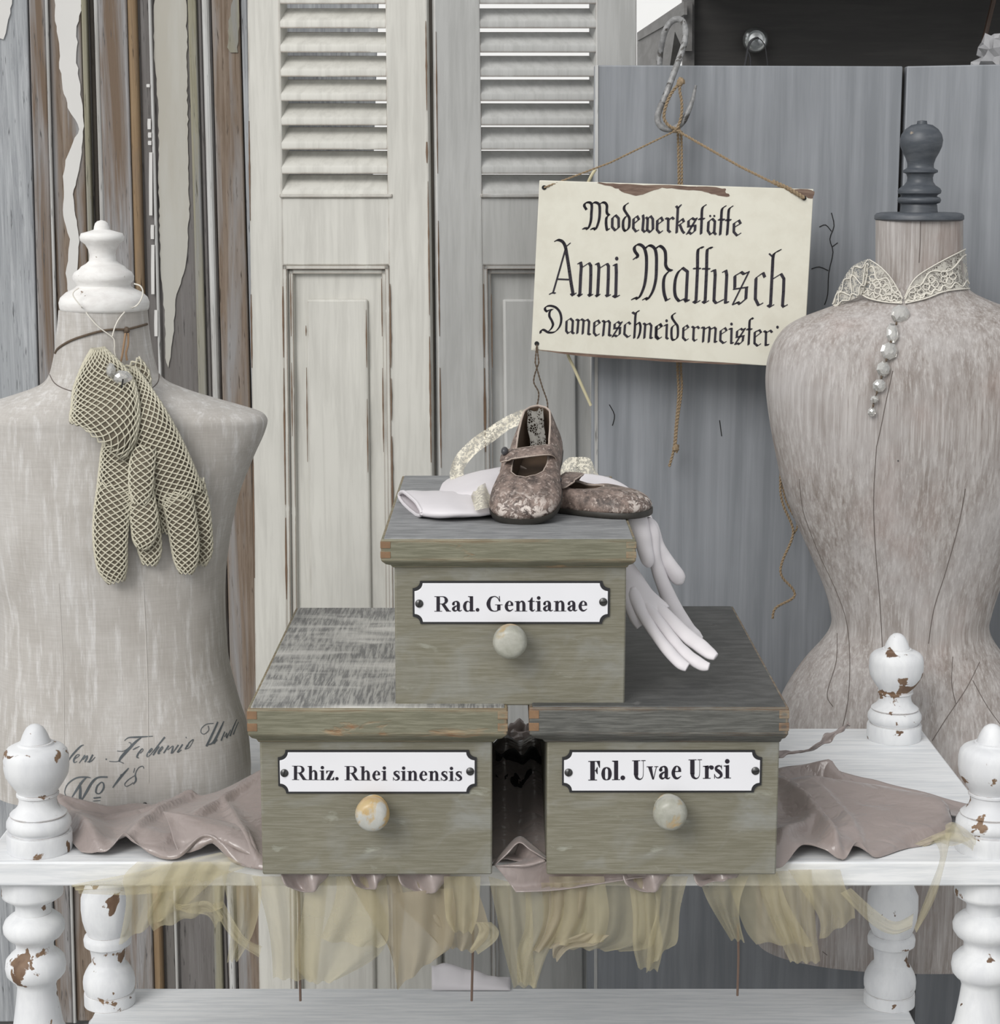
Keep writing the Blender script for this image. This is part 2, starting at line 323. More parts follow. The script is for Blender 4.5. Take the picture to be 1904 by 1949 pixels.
def satin():
    t = NT('dusty_pink_satin'); n = t.noise(t.mapping((1, 1, 1)), 14, 4)
    t.color(t.mix(n, (0.265, 0.22, 0.205), (0.325, 0.275, 0.258)))
    r1 = t.math('ABSOLUTE', t.math('SUBTRACT', t.noise(t.mapping((1, 1.6, 1), rot=(0, 0, .5)), 15, 3, 0.5, 0.4), 0.5)); r2 = t.math('ABSOLUTE', t.math('SUBTRACT', t.noise(t.mapping((1.6, 1, 1), rot=(0, 0, -.6)), 34, 3, 0.5, 0.6), 0.5))
    t.bump(t.math('ADD', t.math('MULTIPLY', r1, 1.0), t.math('MULTIPLY', r2, 0.16)), 0.8, 0.011)
    return t.set(Roughness=0.27, Sheen_Weight=0.2, Specular_IOR_Level=0.7)
M['satin'] = satin()
def sheer(name, col, dens, scale):
    t = NT(name); tr = t.n.new('ShaderNodeBsdfTransparent'); tl = t.n.new('ShaderNodeBsdfTranslucent'); df = t.n.new('ShaderNodeBsdfDiffuse')
    n = t.noise(t.mapping((1, 1, 1)), scale, 4); c = t.mix(n, tuple(x * 0.9 for x in col), tuple(min(1, x * 1.1) for x in col))
    t.link(c, tl.inputs[0]); t.link(c, df.inputs[0])
    m1 = t.n.new('ShaderNodeMixShader'); m1.inputs[0].default_value = 0.45; t.link(df.outputs[0], m1.inputs[1]); t.link(tl.outputs[0], m1.inputs[2])
    m2 = t.n.new('ShaderNodeMixShader'); t.link(t.ramp(n, 0.2, 0.8, (dens - 0.08,) * 3 + (1,), (dens + 0.08,) * 3 + (1,)), m2.inputs[0])
    t.link(tr.outputs[0], m2.inputs[1]); t.link(m1.outputs[0], m2.inputs[2]); t.link(m2.outputs[0], t.out.inputs[0]); return t.m
M['tulle'] = sheer('cream_tulle', (0.66, 0.60, 0.41), 0.40, 9)
M['tulle_warm'] = sheer('beige_tulle_lining', (0.50, 0.44, 0.325), 0.66, 7)
def lace(name, col, sc):
    t = NT(name); v = t.vor(t.mapping((1, 1, 1)), sc, 'DISTANCE_TO_EDGE'); big = t.noise(t.mapping((1, 1, 1)), sc * 0.4, 2)
    hole = t.ramp(v, 0.10, 0.16); solid = t.ramp(big, 0.50, 0.53); al = t.math('MAXIMUM', t.math('SUBTRACT', 1.0, hole), solid)
    t.color(t.mix(solid, tuple(x * 0.8 for x in col), col)); t.link(al, t.b.inputs['Alpha'])
    return t.set(Roughness=0.85)
M['lace'] = lace('cream_lace', (0.72, 0.68, 0.57), 620)
M['lace_grey'] = lace('grey_white_lace', (0.50, 0.48, 0.43), 300)
M['lace_dark'] = lace('dark_grey_lace', (0.22, 0.21, 0.19), 300)
M['lace_thread'] = plain('lace_cord', (0.70, 0.67, 0.60), 0.9)
def shoe_leather():
    t = NT('scuffed_mauve_leather')
    a = t.noise(t.mapping((1, 1, 1)), 62, 8, 0.74, 0.1); b = t.noise(t.mapping((1, 1, 1), loc=(2, 5, 1)), 160, 5, 0.7)
    c = t.mix(t.ramp(a, 0.36, 0.64), (0.055, 0.04, 0.034), (0.30, 0.225, 0.19)); c = t.mix(t.ramp(b, 0.56, 0.62), c, (0.42, 0.345, 0.305))
    c = t.mix(t.ramp(t.noise(t.mapping((1, 1, 1), loc=(7, 3, 3)), 120, 5, 0.7), 0.60, 0.66), c, (0.06, 0.045, 0.04))
    sp = t.n.new('ShaderNodeSeparateXYZ'); t.link(t.co.outputs['Object'], sp.inputs[0])
    tip = t.math('MULTIPLY', t.ramp(sp.outputs['X'], 0.170, 0.20), t.ramp(t.noise(t.mapping((1, 1, 1), loc=(1, 8, 2)), 110, 5, 0.7, 0.6), 0.50, 0.56))
    c = t.mix(tip, c, (0.62, 0.55, 0.50))
    t.color(c); t.bump(t.math('ADD', a, b), 0.5, 0.0015); return t.set(Roughness=0.5)
M['shoe'] = shoe_leather()
def crystal():
    t = NT('cut_crystal'); return t.set(Base_Color=(0.88, 0.87, 0.84, 1), Roughness=0.03, Metallic=0.3, IOR=1.62, Transmission_Weight=0.75)
M['crystal'] = crystal()

# ================================================================ setting
mb = MB(); mb.add([(-6, -6, 0), (6, -6, 0), (6, 8, 0), (-6, 8, 0)], [(0, 1, 2, 3)])
tag(mesh_obj('floor', mb, M['floor'], smooth=False), kind='structure')
mb = MB(); mb.box((-6, 7.5, 0), (6, 7.7, 5)); tag(mesh_obj('sky_backdrop', mb, M['sky_white'], smooth=False), kind='structure')  # white backdrop added so the gaps show bright sky

# ---- weathered door on the left: vertical boards, bead mouldings, curling paint
YD = 1.22
def slant(px, py): return px + 0.028 * py      # the door's uprights lean a little
door = thing('weathered_door', 'weathered grey-brown wooden door with peeling ivory paint behind the linen bust', 'door', PY(230, 1900, YD))
ZB, ZT = 0.012, 2.06
def board(name, x0, x1, dy, mat, thick=0.03, bevel=0.003):
    m = MB(); t0 = [PY(slant(x0, p), p, YD) for p in (-40, 1900)]; t1 = [PY(slant(x1, p), p, YD) for p in (-40, 1900)]
    def at(t, z):
        k = (z - t[0].z) / (t[1].z - t[0].z); return t[0].x + (t[1].x - t[0].x) * k
    a, b, c, d = at(t0, ZB), at(t1, ZB), at(t1, ZT), at(t0, ZT)
    y = YD + dy
    m.hexa([(a, y, ZB), (b, y, ZB), (c, y, ZT), (d, y, ZT)], Vector((0, thick, 0)))
    return mesh_obj(name, m, M[mat], door, bevel=bevel)
def bead(name, x, dy, r, mat):
    m = MB(); p = PY(slant(x, -40), -40, YD + dy); q = PY(slant(x, 1900), 1900, YD + dy)
    k = (ZB - q.z) / (p.z - q.z); a = q + (p - q) * k; k = (ZT - q.z) / (p.z - q.z); b = q + (p - q) * k
    m.tube([a, b], r, 10); return mesh_obj(name, m, M[mat], door)
board('door_backing', -160, 470, 0.014, 'wood_taupe', 0.03)
board('stile', -160, 52, 0.0, 'wood_grey')
board('moulding', 56, 86, -0.006, 'wood_mix', 0.034)
board('moulding', 90, 152, 0.004, 'wood_brown')
bead('bead', 88, -0.001, 0.0032, 'wood_white')
board('moulding', 154, 164, -0.002, 'wood_olive')
board('moulding', 166, 176, 0.012, 'wood_dark')
bead('bead', 183, 0.0, 0.0042, 'wood_white')
board('stile', 187, 241, -0.004, 'wood_mix')
board('moulding', 241, 259, -0.002, 'wood_orange', bevel=0.006)
board('moulding', 263, 282, 0.010, 'wood_taupe')
bead('bead', 285, 0.006, 0.0028, 'wood_white')
board('panel_board', 289, 358, 0.012, 'wood_taupe')
board('moulding', 356, 372, 0.004, 'wood_olive')
board('moulding', 374, 381, 0.010, 'wood_taupe')
bead('bead', 391, 0.0, 0.0062, 'wood_white')
board('moulding', 382, 400, 0.006, 'wood_mix')
board('stile', 402, 455, 0.0, 'wood_brown')
board('moulding', 457, 469, 0.004, 'wood_grey')
def flake(pts, mat, dy, n=3):
    rnd = random.Random(len(pts) * 7)
    Q = list(pts) + [pts[0]]; P = []
    for (ax, ay), (bx, by) in zip(Q, Q[1:]):
        k = max(1, int(math.hypot(bx - ax, by - ay) / 9))
        P += [(ax + (bx - ax) * i / k + rnd.uniform(-1.6, 1.6) * (n > 2), ay + (by - ay) * i / k) for i in range(k)]
    m = MB(); m.poly([PY(x, y, YD + dy) for x, y in P], Vector((0, 0.0015, 0)))
    return mesh_obj('paint_flake', m, M[mat], door, smooth=False)
flake([(104,-20),(104,20),(108,60),(113,95),(114,130),(120,170),(130,205),(142,228),(152,246),(143,262),(133,282),(126,305),(120,335),(121,365),(119,400),(124,430),(132,455),(129,485),(126,520),(131,560),(148,556),(147,500),(150,470),(149,440),(142,400),(138,370),(148,335),(153,300),(157,270),(159,240),(156,200),(152,160),(146,120),(147,90),(146,50),(154,20),(157,-20)], 'flake', 0.0015)
flake([(-10,-20),(24,-20),(20,25),(14,50),(8,75),(-10,70)], 'flake', -0.003)
flake([(294,-20),(292,40),(293,100),(299,160),(302,240),(302,330),(303,420),(306,520),(314,600),(316,690),(322,700),(330,640),(336,560),(350,520),(358,470),(360,380),(359,300),(357,200),(356,100),(355,40),(355,-20)], 'flake_beige', 0.0095)
flake([(436,40),(434,90),(440,100),(452,100),(455,40),(456,-10),(444,-10)], 'wood_olive', -0.002)
for (x, y0, y1) in ((282,160,166),(284,226,246),(285,252,262),(285,268,276),(287,290,410),(290,428,455),(291,466,560),(297,590,640)):
    flake([(x-3,y0),(x+3,y0),(x+3,(y0+y1)/2),(x+3,y1),(x-3,y1),(x-3.5,(y0+y1)/2)], 'flake', 0.0015, 2)

# ---- folding louvred shutters
ridge = PY(818, 600, 1.08); RX = ridge.x
aL, aR = math.radians(17), math.radians(20)
nL = Vector((math.sin(aL), math.cos(aL), 0)); nR = Vector((-math.sin(aR), math.cos(aR), 0))
class Leaf:
    """a shutter leaf: points are seen through pixels on the leaf's own face"""
    def __init__(s, p0, n): s.p0, s.n = p0, n
    def P(s, px, py, d=0.0): return PP(px, py, s.p0 + s.n * d, s.n)
    def slab(s, m, x0, x1, y0, y1, d0, d1, lean=0.0):
        q = [s.P(x0 + lean * y1, y1), s.P(x1 + lean * y1, y1), s.P(x1 + lean * y0, y0), s.P(x0 + lean * y0, y0)]
        q = [p + s.n * d0 for p in q]; m.hexa(q, s.n * (d1 - d0))
def shutter(label, leaf, X, mat, yb):
    """X: outer left, opening left, opening right, outer right"""
    xo0, xi0, xi1, xo1 = X; lean = 0.012
    p = leaf.P((xo0 + xo1) / 2, 1900); root = thing('louvred_shutter', label, 'shutter', (p.x, p.y, 0))
    m = MB(); leaf.slab(m, xo0, xi0, -60, yb, 0, 0.034, lean); mesh_obj('stile', m, M[mat], root, bevel=0.0025)
    m = MB(); leaf.slab(m, xi1, xo1, -60, yb, 0, 0.034, lean if xo1 < 900 else 0); mesh_obj('stile', m, M[mat], root, bevel=0.0025)
    m = MB(); leaf.slab(m, xi0 - 2, xi1 + 6, 376, 505, 0.0008, 0.033, lean); mesh_obj('rail', m, M[mat], root, bevel=0.002)
    m = MB(); leaf.slab(m, xi0 - 2, xi1 + 6, 505, yb - 10, 0.015, 0.03, lean); mesh_obj('panel', m, M[mat], root, bevel=0.002)
    m = MB(); leaf.slab(m, xi0 + 40, xi1 - 44, 570, yb - 40, 0.006, 0.016, lean); mesh_obj('raised_field', m, M[mat], root, bevel=0.004)
    # moulded frame round the panel: two stepped strips on each side
    for (o, wd, d) in ((0, 7, -0.002), (8, 8, 0.005)):
        m = MB()
        leaf.slab(m, xi0 + o, xi0 + o + wd, 505 + o, yb - 12, d, 0.016, lean); leaf.slab(m, xi1 + 2 - o - wd, xi1 + 2 - o, 505 + o, yb - 12, d, 0.016, lean)
        leaf.slab(m, xi0 + o, xi1 + 2 - o, 505 + o, 505 + o + wd, d, 0.016, lean)
        mesh_obj('panel_moulding', m, M[mat], root, bevel=0.002)
    m = MB(); leaf.slab(m, xi0 - 4, xi1 + 10, 369, 376, -0.004, 0.02, lean); mesh_obj('sill_strip', m, M[mat], root, bevel=0.0015)
    step = 46.2
    for k in range(9):
        yt = 335 - k * step
        # a slat: lower edge in front, upper edge behind
        def sp(x, y, d): return PP(x + lean * yt, y, leaf.p0 + leaf.n * d, leaf.n)
        xs = (xi0 - 2, xi1 + 3); prof = ((yt + 43, .0015), (yt + 30, .0008), (yt + 26, .003), (yt + min(3.5, -3.5 + k * 1.0), .033), (yt + 16, .034))
        ends = [[sp(x, y, d) for y, d in prof] for x in xs]
        m = MB(); m.rings(ends, True, True, True)
        mesh_obj('slat', m, M[mat], root, bevel=0.0014)
    return root
left_leaf, right_leaf = Leaf(ridge, nL), Leaf(ridge + Vector((0.012, 0.004, 0)), nR)
sh1 = shutter('ivory louvred shutter left of the dark fold, lit leaf behind the stacked drawer boxes', left_leaf, (470, 533, 733, 812), 'shutter', 1930)
sh2 = shutter('shade-darkened ivory louvred shutter leaf behind the hanging lettered sign', right_leaf, (826, 914, 1135, 1213), 'shutter_shaded', 1930)
def worn(leaf, root, segs, d, lean=0.012):
    rnd = random.Random(len(segs) + 1)
    for x, y0, y1, wd in segs:
        k = max(2, int((y1 - y0) / 14)); L, R_e = [], []
        for i in range(k + 1):
            y = y0 + (y1 - y0) * i / k; h = wd * (.25 + .75 * math.sin(math.pi * i / k)) * rnd.uniform(.5, 1.2) / 2
            L.append(leaf.P(x - h + lean * y, y) + leaf.n * d); R_e.append(leaf.P(x + h + lean * y, y) + leaf.n * d)
        m = MB(); m.poly(L + R_e[::-1], leaf.n * .0012); mesh_obj('worn_edge', m, M['worn'], root, smooth=False)
worn(left_leaf, sh1, [(533,545,680,3.5),(533,700,960,3),(533,985,1140,3.5),(548,520,640,2.2),(548,690,830,2.2),(737,540,700,3.5),(737,720,800,3),(737,830,1010,3.5),(721,530,640,2.4),(721,700,860,2.4)], -.0033)
worn(left_leaf, sh1, [(810.5,40,210,3),(809.5,270,310,7),(811,345,600,2.5),(810.5,640,880,3.5),(471.5,230,420,3),(471.5,560,700,3),(471.5,860,1100,3)], -.0012)
worn(left_leaf, sh1, [(573,620,640,2),(573,700,880,1.8),(688,590,700,2),(688,760,900,1.8)], .0045)
worn(right_leaf, sh2, [(913,540,680,3.5),(913,700,860,4),(928,560,700,2.2)], -.0033)
worn(right_leaf, sh2, [(829,60,330,2.2),(829,420,640,2.6),(829,700,890,3)], -.0012)
m = MB(); q = [ridge + Vector((0.004, 0.012, 0)), ridge + Vector((0.010, 0.012, 0))]
m.box((RX - 0.001, ridge.y + 0.012, 0.005), (RX + 0.008, ridge.y + 0.03, 2.06)); mesh_obj('fold_strip', m, M['wood_dark'], sh2)

m = MB(); q = [PY(496, 430, 1.50), PY(640, 430, 1.50), PY(722, -60, 1.50), PY(496, -60, 1.50)]; q[0].z = q[1].z = .01; m.hexa(q, Vector((0, .02, 0)))
tag(mesh_obj('leaning_board', m, M['wood_grey'], bevel=.002), 'blue-grey board glimpsed through the slats of the ivory louvred shutter', 'board')

# ---- grey painted steel panels
YP = 1.03
def steel(label, x0, x1, ytop0, ytop1, yaw, dy):
    a, b = PY(x0, ytop0, YP + dy), PY(x1, ytop1, YP + dy + yaw)
    root = thing('steel_panel', label, 'panel', ((a.x + b.x) / 2, YP + dy, 0))
    m = MB(); m.hexa([(a.x, a.y, 0.002), (b.x, b.y, 0.002), tuple(b), tuple(a)], Vector((0, 0.022, 0))); mesh_obj('sheet', m, M['panel'], root, bevel=0.002)
    return root
p1 = steel('wide blue-grey painted steel panel behind the lettered sign and right bust', 1132, 1719, 124, 126, 0.0, 0.0)
p2 = steel('blue-grey painted steel panel at the far right beyond the dark slit', 1727, 2120, 126, 118, -0.03, 0.0)
m = MB(); m.hexa([PY(1131, 1900, YP - .002), PY(1137, 1900, YP - .002), PY(1139, 124, YP - .002), PY(1133, 124, YP - .002)], Vector((0, 0.004, 0)))
mesh_obj('worn_edge_strip', m, M['wood_white'], p1, smooth=False)
a, b = PY(1710, 124, YP + .026), PY(1736, 124, YP + .026); m = MB(); m.box((a.x, YP + .0225, .01), (b.x, YP + .032, a.z - .004)); mesh_obj('slit_shade_strip', m, M['dark'], p1, smooth=False)  # dark strip added behind the slit to keep it black like shade
for pts in ([(1583,405),(1588,430),(1580,455),(1586,480),(1578,520),(1576,560),(1570,580)], [(1583,440),(1572,428),(1560,432)], [(1584,470),(1595,462)], [(1577,515),(1560,508),(1545,512)], [(1160,770),(1170,790),(1166,810)], [(1370,800),(1374,830)]):
    m = MB(); m.tube([PY(x, y, YP - 0.0004) for x, y in cat(pts, 3)], 0.0008, 5); mesh_obj('paint_crack', m, M['screw_slot'], p1)

# ---- dark cabinet high up behind the steel panels
XS = 0.338
root = thing('dark_cabinet', 'dark open wooden cabinet high up behind the grey steel panels', 'cabinet', (0.9, 1.7, 1.55))
pts = [(1213,62),(1302,2),(1301,97),(1285,60),(1272,150),(1213,150)]
m = MB(); m.poly([PX(x, y, XS) for x, y in pts], Vector((0.016, 0, 0))); mesh_obj('side_board', m, M['side_board'], root, smooth=False)
m = MB(); m.hexa([PX(1213,64,XS - .004), PX(1302,4,XS - .004), PX(1302,28,XS - .004), PX(1213,78,XS - .004)], Vector((0.006, 0, 0))); mesh_obj('top_rail', m, M['side_board'], root, smooth=False)
m = MB(); m.hexa([PY(1300,260,1.43), PY(2150,260,1.43), PY(2150,-90,1.43), PY(1300,-90,1.43)], Vector((0, 0.02, 0))); mesh_obj('back_board', m, M['dark'], root, smooth=False)
m = MB(); m.hexa([PY(1300,200,1.41), PY(1322,200,1.41), PY(1322,-90,1.41), PY(1300,-90,1.41)], Vector((0, 0.02, 0))); mesh_obj('upright', m, M['side_board'], root, smooth=False)
m = MB(); a = PY(1300,-70,1.30); b = PY(2150,-70,1.43); m.box((a.x, 1.16, a.z), (b.x, 1.45, a.z + 0.02)); mesh_obj('top_board', m, M['dark'], root, smooth=False)
c = PY(1438, 76, 1.40); s = S(c)
root = thing('chrome_boss', 'round chrome fitting with thin wires on the dark cabinet board', 'fitting', c)
m = MB(); m.lathe(c, [(0, 24*s), (0.004, 24*s), (0.010, 21*s), (0.013, 17*s), (0.011, 13*s), (0.013, 4*s), (0.03, 3.5*s), (0.032, 0.5*s)], 28, 'y')
mesh_obj('disc', m, M['chrome'], root)
m = MB(); m.tube([PY(x, y, 1.365) for x, y in cat([(1440,72),(1430,78),(1424,92),(1421,110),(1416,135)], 4)], 0.0022, 6); m.tube([PY(x, y, 1.365) for x, y in cat([(1440,72),(1449,76),(1457,90),(1462,130)], 4)], 0.001, 6)
m.tube([PY(x, y, 1.365) for x, y in cat([(1422,95),(1428,110),(1429,135)], 4)], 0.0018, 6)
mesh_obj('wire', m, M['metal_dark'], root)
m = MB(); m.tube([PY(x, y, 1.38) for x, y in cat([(1905,-60),(1892,0),(1880,50),(1871,90),(1866,140)], 5)], 0.0048, 8)
tag(mesh_obj('brown_cable', m, M['brown_cable']), 'brown cable hanging in the upper right corner before the dark cabinet', 'cable')
m = MB(); c = PY(1902, 118, 1.17); m.ball(c, 0.036, 18, 12, (1, .8, 1.1), 0.9, 3)
tag(mesh_obj('crumpled_paper', m, M['foil'], smooth=False), 'crumpled grey paper lump behind the top of the right steel panel', 'paper')

# ---- a stack of linen seen through the slit between door and shutter
z = 0.0; cx = PY(480, 1150, 1.9).x
m = MB(); m.box((cx - .14, 1.78, 0.0), (cx + .14, 2.05, 0.42)); m.box((cx - .15, 1.77, 0.42), (cx + .15, 2.06, 0.44))
tag(mesh_obj('wooden_crate', m, M['wood_grey'], bevel=0.004), 'grey wooden crate under folded linen in the slit beside the ivory shutter', 'crate')
z = 0.44
for i, (h, col, nm) in enumerate(((0.09, (0.30, 0.33, 0.36), 'blue-grey folded cloth at the bottom of the linen stack behind the door slit'), (0.07, (0.24, 0.22, 0.22), 'dark grey folded cloth low in the linen stack behind the door slit'),
                                  (0.08, (0.20, 0.13, 0.10), 'brown folded cloth in the middle of the linen stack behind the door slit'), (0.10, (0.62, 0.55, 0.55), 'pale pink folded cloth near the top of the linen stack behind the door slit'), (0.12, (0.8, 0.8, 0.79), 'white folded cloth on top of the linen stack behind the door slit'))):
    m = MB(); n = 3
    for k in range(n):
        m.box((cx - .12, 1.80, z + k * h / n), (cx + .12, 2.02, z + (k + .96) * h / n))
    tag(mesh_obj('folded_cloth', m, plain('folded_cloth_%s' % nm.split()[0], col, 0.9), bevel=0.008), nm, 'cloth', 'folded linen behind the door slit'); z += h

# ================================================================ display table
YF, YB = 0.045, 0.632           # front and back of the top
XL, XR = -0.645, 0.652
PFY, PBY, PXL, PXR = 0.092, 0.578, -0.592, 0.605
table = thing('display_table', 'white shabby display table with turned posts carrying the drawer boxes and linen bust', 'table', (0, 0.34, 0))
def plate(name, z0, z1, x0, x1, y0, y1, wav):
    rnd = random.Random(5); m = MB(); m.box((x0, y0, z0), (x1, y1, z1)); return mesh_obj(name, m, M['white_top'], table, bevel=0.0025)
TH = (lambda a, b: a.z - b.z)(PY(100, 1641, YF), PY(100, 1687, YF))
plate('table_top', T - TH, T, XL, XR, YF, YB, 0)
ZS = PZ(700, 1890, 0.343).z; ZS = 0.343
plate('lower_shelf', ZS - TH, ZS, XL + .02, XR - .02, YF, YB, 0)
fin = [(1395,2),(1397,9),(1402,16),(1408,20),(1416,24),(1424,27),(1429,28.5),(1430,33),(1433,34),(1434,36),(1436,45),(1440,53),(1447,59),(1458,61.5),(1475,61.5),(1490,59),(1502,52),(1512,45),(1520,39),(1524,37.5),(1525.5,40),(1529,40),(1531,36.5),(1540,35.5),(1549,38),(1556,44),(1561,51),(1564,54),(1566.5,51.5),(1570,56),(1578,60.5),(1586,61),(1592,58),(1595,54.5),(1597.5,54.5),(1598,60),(1601,61.5),(1628,61.5),(1633,60)]
def prof_from(fpx, cxp, Y, zbase):
    out = []
    z0 = PY(cxp, fpx[-1][0], Y).z
    for py, hw in fpx:
        p = PY(cxp, py, Y); out.append((p.z - z0 + zbase, hw * S(p)))
    return out[::-1]
fp = prof_from(fin, 70, PFY, 0.0)
def at_post(x, y, z): return Vector((x, y, z))
fx = XPZ(70, PFY, T + .1).x; bx_ = XPZ(1706, PBY, T + .1).x; frx = XPZ(1886, PFY, T + .1).x
for (x, y) in ((fx, PFY), (frx, PFY), (bx_, PBY), (PXL, PBY)):
    m = MB(); m.lathe((x, y, T), fp, 44); mesh_obj('finial', m, M['white'], table, ang=50)
# legs: turned discs under the top, a long vase, ring, neck and base (same leg at every corner)
z1 = T - TH
def zf(py): return PY(69, py, PFY).z
up = [(zf(p), h * S(PY(69, p, PFY))) for p, h in ((1688,57),(1697,58),(1702,57),(1707,50),(1714,38),(1722,33),(1735,34),(1742,45),(1750,54),(1760,58),(1770,57),(1780,50),(1788,38),(1796,35),(1806,36),(1814,46),(1824,55),(1838,57),(1850,55),(1858,48),(1864,40),(1875,36),(1900,39),(1925,43),(1949,47))]
def zb(py): return PY(1696, py, PBY).z
dn = [(zb(p), h * S(PY(1696, p, PBY))) for p, h in ((1720,47.5),(1745,48),(1765,46),(1780,42),(1790,37),(1793,36),(1796,43),(1802,45),(1812,44),(1816,37),(1820,34),(1832,32),(1845,31),(1850,33),(1854,38),(1859,41),(1864,44),(1872,47.5),(1882,49),(1893,48.5),(1899,46),(1902,45),(1903,47.5),(1908,48),(1925,48))]
sh = ZS - dn[-1][0]; dn = [(z + sh, r) for z, r in dn]; dn[-1] = (ZS, dn[-1][1])
prof = [(z1, up[0][1])] + [u for u in up if u[0] > dn[0][0] + 0.01] + dn
prof = sorted(prof, key=lambda a: a[0])
# the back posts' inset, read off at the shelf
lbx = XPZ(205, PBY, ZS + .1).x; rbx = XPZ(1697, PBY, ZS + .1).x
for (x, y) in ((XPZ(69, PFY, .6).x, PFY), (frx, PFY), (rbx, PBY), (lbx, PBY)):
    m = MB(); m.lathe((x, y, 0), prof, 44); mesh_obj('leg', m, M['white'], table, ang=50)
for (x, y) in ((fx, PFY), (frx, PFY), (rbx, PBY), (lbx, PBY)):
    m = MB(); m.lathe((x, y, 0), [(0, .022), (.02, .03), (.08, .036), (.2, .03), (.26, .022), (.29, .034), (ZS - TH, .034)], 32); mesh_obj('foot', m, M['white'], table, ang=50)

# ================================================================ drawer boxes
R_ = {  # Times-like bold letters, cap height 100
'R': (112, [('P',[(14,2),(37,2),(37,98),(14,98)]),('P',[(0,100),(0,96),(60,96),(60,100)]),('P',[(0,0),(52,0),(52,4),(0,4)]),('S',[(34,98,4),(56,97.5,5),(72,91,13),(80,74,23),(74,58,15),(56,50,5),(34,50,4)]),('P',[(44,52),(68,52),(101,7),(112,4),(112,0),(80,0)])]),
'a': (76, [('S',[(15,48,13),(18,58,13),(30,66,6),(42,63,13),(49,50,20),(49,16,20),(54,6,12),(62,4,7),(72,10,4)]),('S',[(47,40,4),(28,33,10),(15,19,18),(21,7,14),(32,5,8),(44,13,4)]),('C',(16,49,9))]),
'd': (86, [('P',[(50,0),(72,0),(72,100),(50,100)]),('P',[(38,100),(38,96),(60,92),(72,100)]),('P',[(50,0),(86,2),(86,6),(60,10)]),('S',[(51,58,5),(38,66,6),(22,57,16),(15,33,21),(22,9,16),(38,2,6),(51,10,5)])]),
'.': (36, [('C',(16,11,12))]),
'G': (122, [('S',[(90,68,4),(82,86,6),(66,97,6),(50,97,7),(30,86,16),(17,50,26),(30,14,16),(54,2,6),(74,4,6),(86,10,6)]),('P',[(88,101),(93,101),(96,64),(91,64)]),('P',[(76,6),(98,8),(98,44),(76,44)]),('P',[(62,42),(112,42),(112,46),(62,46)])]),
'e': (70, [('P',[(16,37),(62,37),(62,42),(16,42)]),('S',[(53,39,18),(52,54,15),(38,67,5),(24,58,14),(15,34,21),(22,12,17),(40,4,10),(62,16,3)])]),
'n': (88, [('P',[(13,0),(34,0),(34,67),(13,64)]),('P',[(2,66),(2,62),(20,60),(34,69)]),('P',[(2,0),(45,0),(45,4),(2,4)]),('S',[(32,52,4),(42,64,7),(54,64,13),(63,48,20),(63,2,20)]),('P',[(46,0),(86,0),(86,4),(46,4)])]),
't': (52, [('P',[(13,10),(34,10),(34,70),(13,70)]),('P',[(2,65),(14,72),(28,92),(34,92),(34,66)]),('P',[(2,63),(48,63),(48,69),(2,69)]),('S',[(24,14,20),(29,6,14),(38,4,8),(49,13,3)])]),
'i': (46, [('P',[(13,0),(34,0),(34,69),(13,64)]),('P',[(2,66),(2,62),(20,60),(34,69)]),('P',[(2,0),(45,0),(45,4),(2,4)]),('C',(23,88,12))]),
'h': (88, [('P',[(13,0),(34,0),(34,100),(13,96)]),('P',[(2,98),(2,94),(20,92),(34,100)]),('P',[(2,0),(45,0),(45,4),(2,4)]),('S',[(32,52,4),(42,64,7),(54,64,13),(63,48,20),(63,2,20)]),('P',[(46,0),(86,0),(86,4),(46,4)])]),
'z': (68, [('P',[(5,62),(62,62),(62,67),(5,67)]),('P',[(5,67),(5,46),(9,46),(20,64)]),('P',[(36,63),(62,63),(31,4),(4,4)]),('P',[(4,0),(64,0),(64,5),(4,5)]),('P',[(64,0),(64,23),(60,23),(46,4)])]),
's': (60, [('S',[(50,50,3),(43,63,6),(30,65,9),(17,57,14),(18,46,17),(34,35,20),(46,23,18),(45,12,14),(32,4,7),(18,6,5),(7,20,3)]),('P',[(47,69),(51,69),(51,46),(48,46)]),('P',[(5,24),(9,24),(9,0),(5,0)])]),
'F': (78, [('P',[(12,0),(39,0),(39,98),(12,98)]),('P',[(0,96),(70,96),(70,100),(0,100)]),('P',[(70,100),(70,64),(66,64),(50,97)]),('P',[(38,48),(52,48),(52,52),(38,52)]),('P',[(56,68),(56,32),(52,32),(42,50),(52,68)]),('P',[(0,0),(52,0),(52,4),(0,4)])]),
'o': (64, [('S',[(31,66,4),(16,56,15),(11,33,22),(16,10,15),(31,2,4),(46,10,15),(51,33,22),(46,56,15),(31,66,4)])]),
'l': (48, [('P',[(12,0),(36,0),(36,100),(12,97)]),('P',[(0,100),(0,96),(14,93),(36,100)]),('P',[(0,0),(48,0),(48,4),(0,4)])]),
'U': (86, [('P',[(10,26),(36,26),(36,98),(10,98)]),('S',[(23,30,26),(27,12,17),(44,2,8),(60,9,4),(66,30,3),(66,97,3)]),('P',[(0,96),(48,96),(48,100),(0,100)]),('P',[(54,96),(80,96),(80,100),(54,100)])]),
'v': (68, [('P',[(8,66),(31,66),(43,0),(34,0)]),('P',[(57,66),(61,66),(43,0),(38,0)]),('P',[(0,64),(38,64),(38,68),(0,68)]),('P',[(46,64),(70,64),(70,68),(46,68)])]),
'r': (62, [('P',[(12,0),(34,0),(34,68),(12,64)]),('P',[(0,66),(0,62),(20,60),(34,68)]),('P',[(0,0),(46,0),(46,4),(0,4)]),('S',[(32,48,4),(38,62,5),(47,66,7)]),('C',(52,57,11))]),
' ': (36, [])}
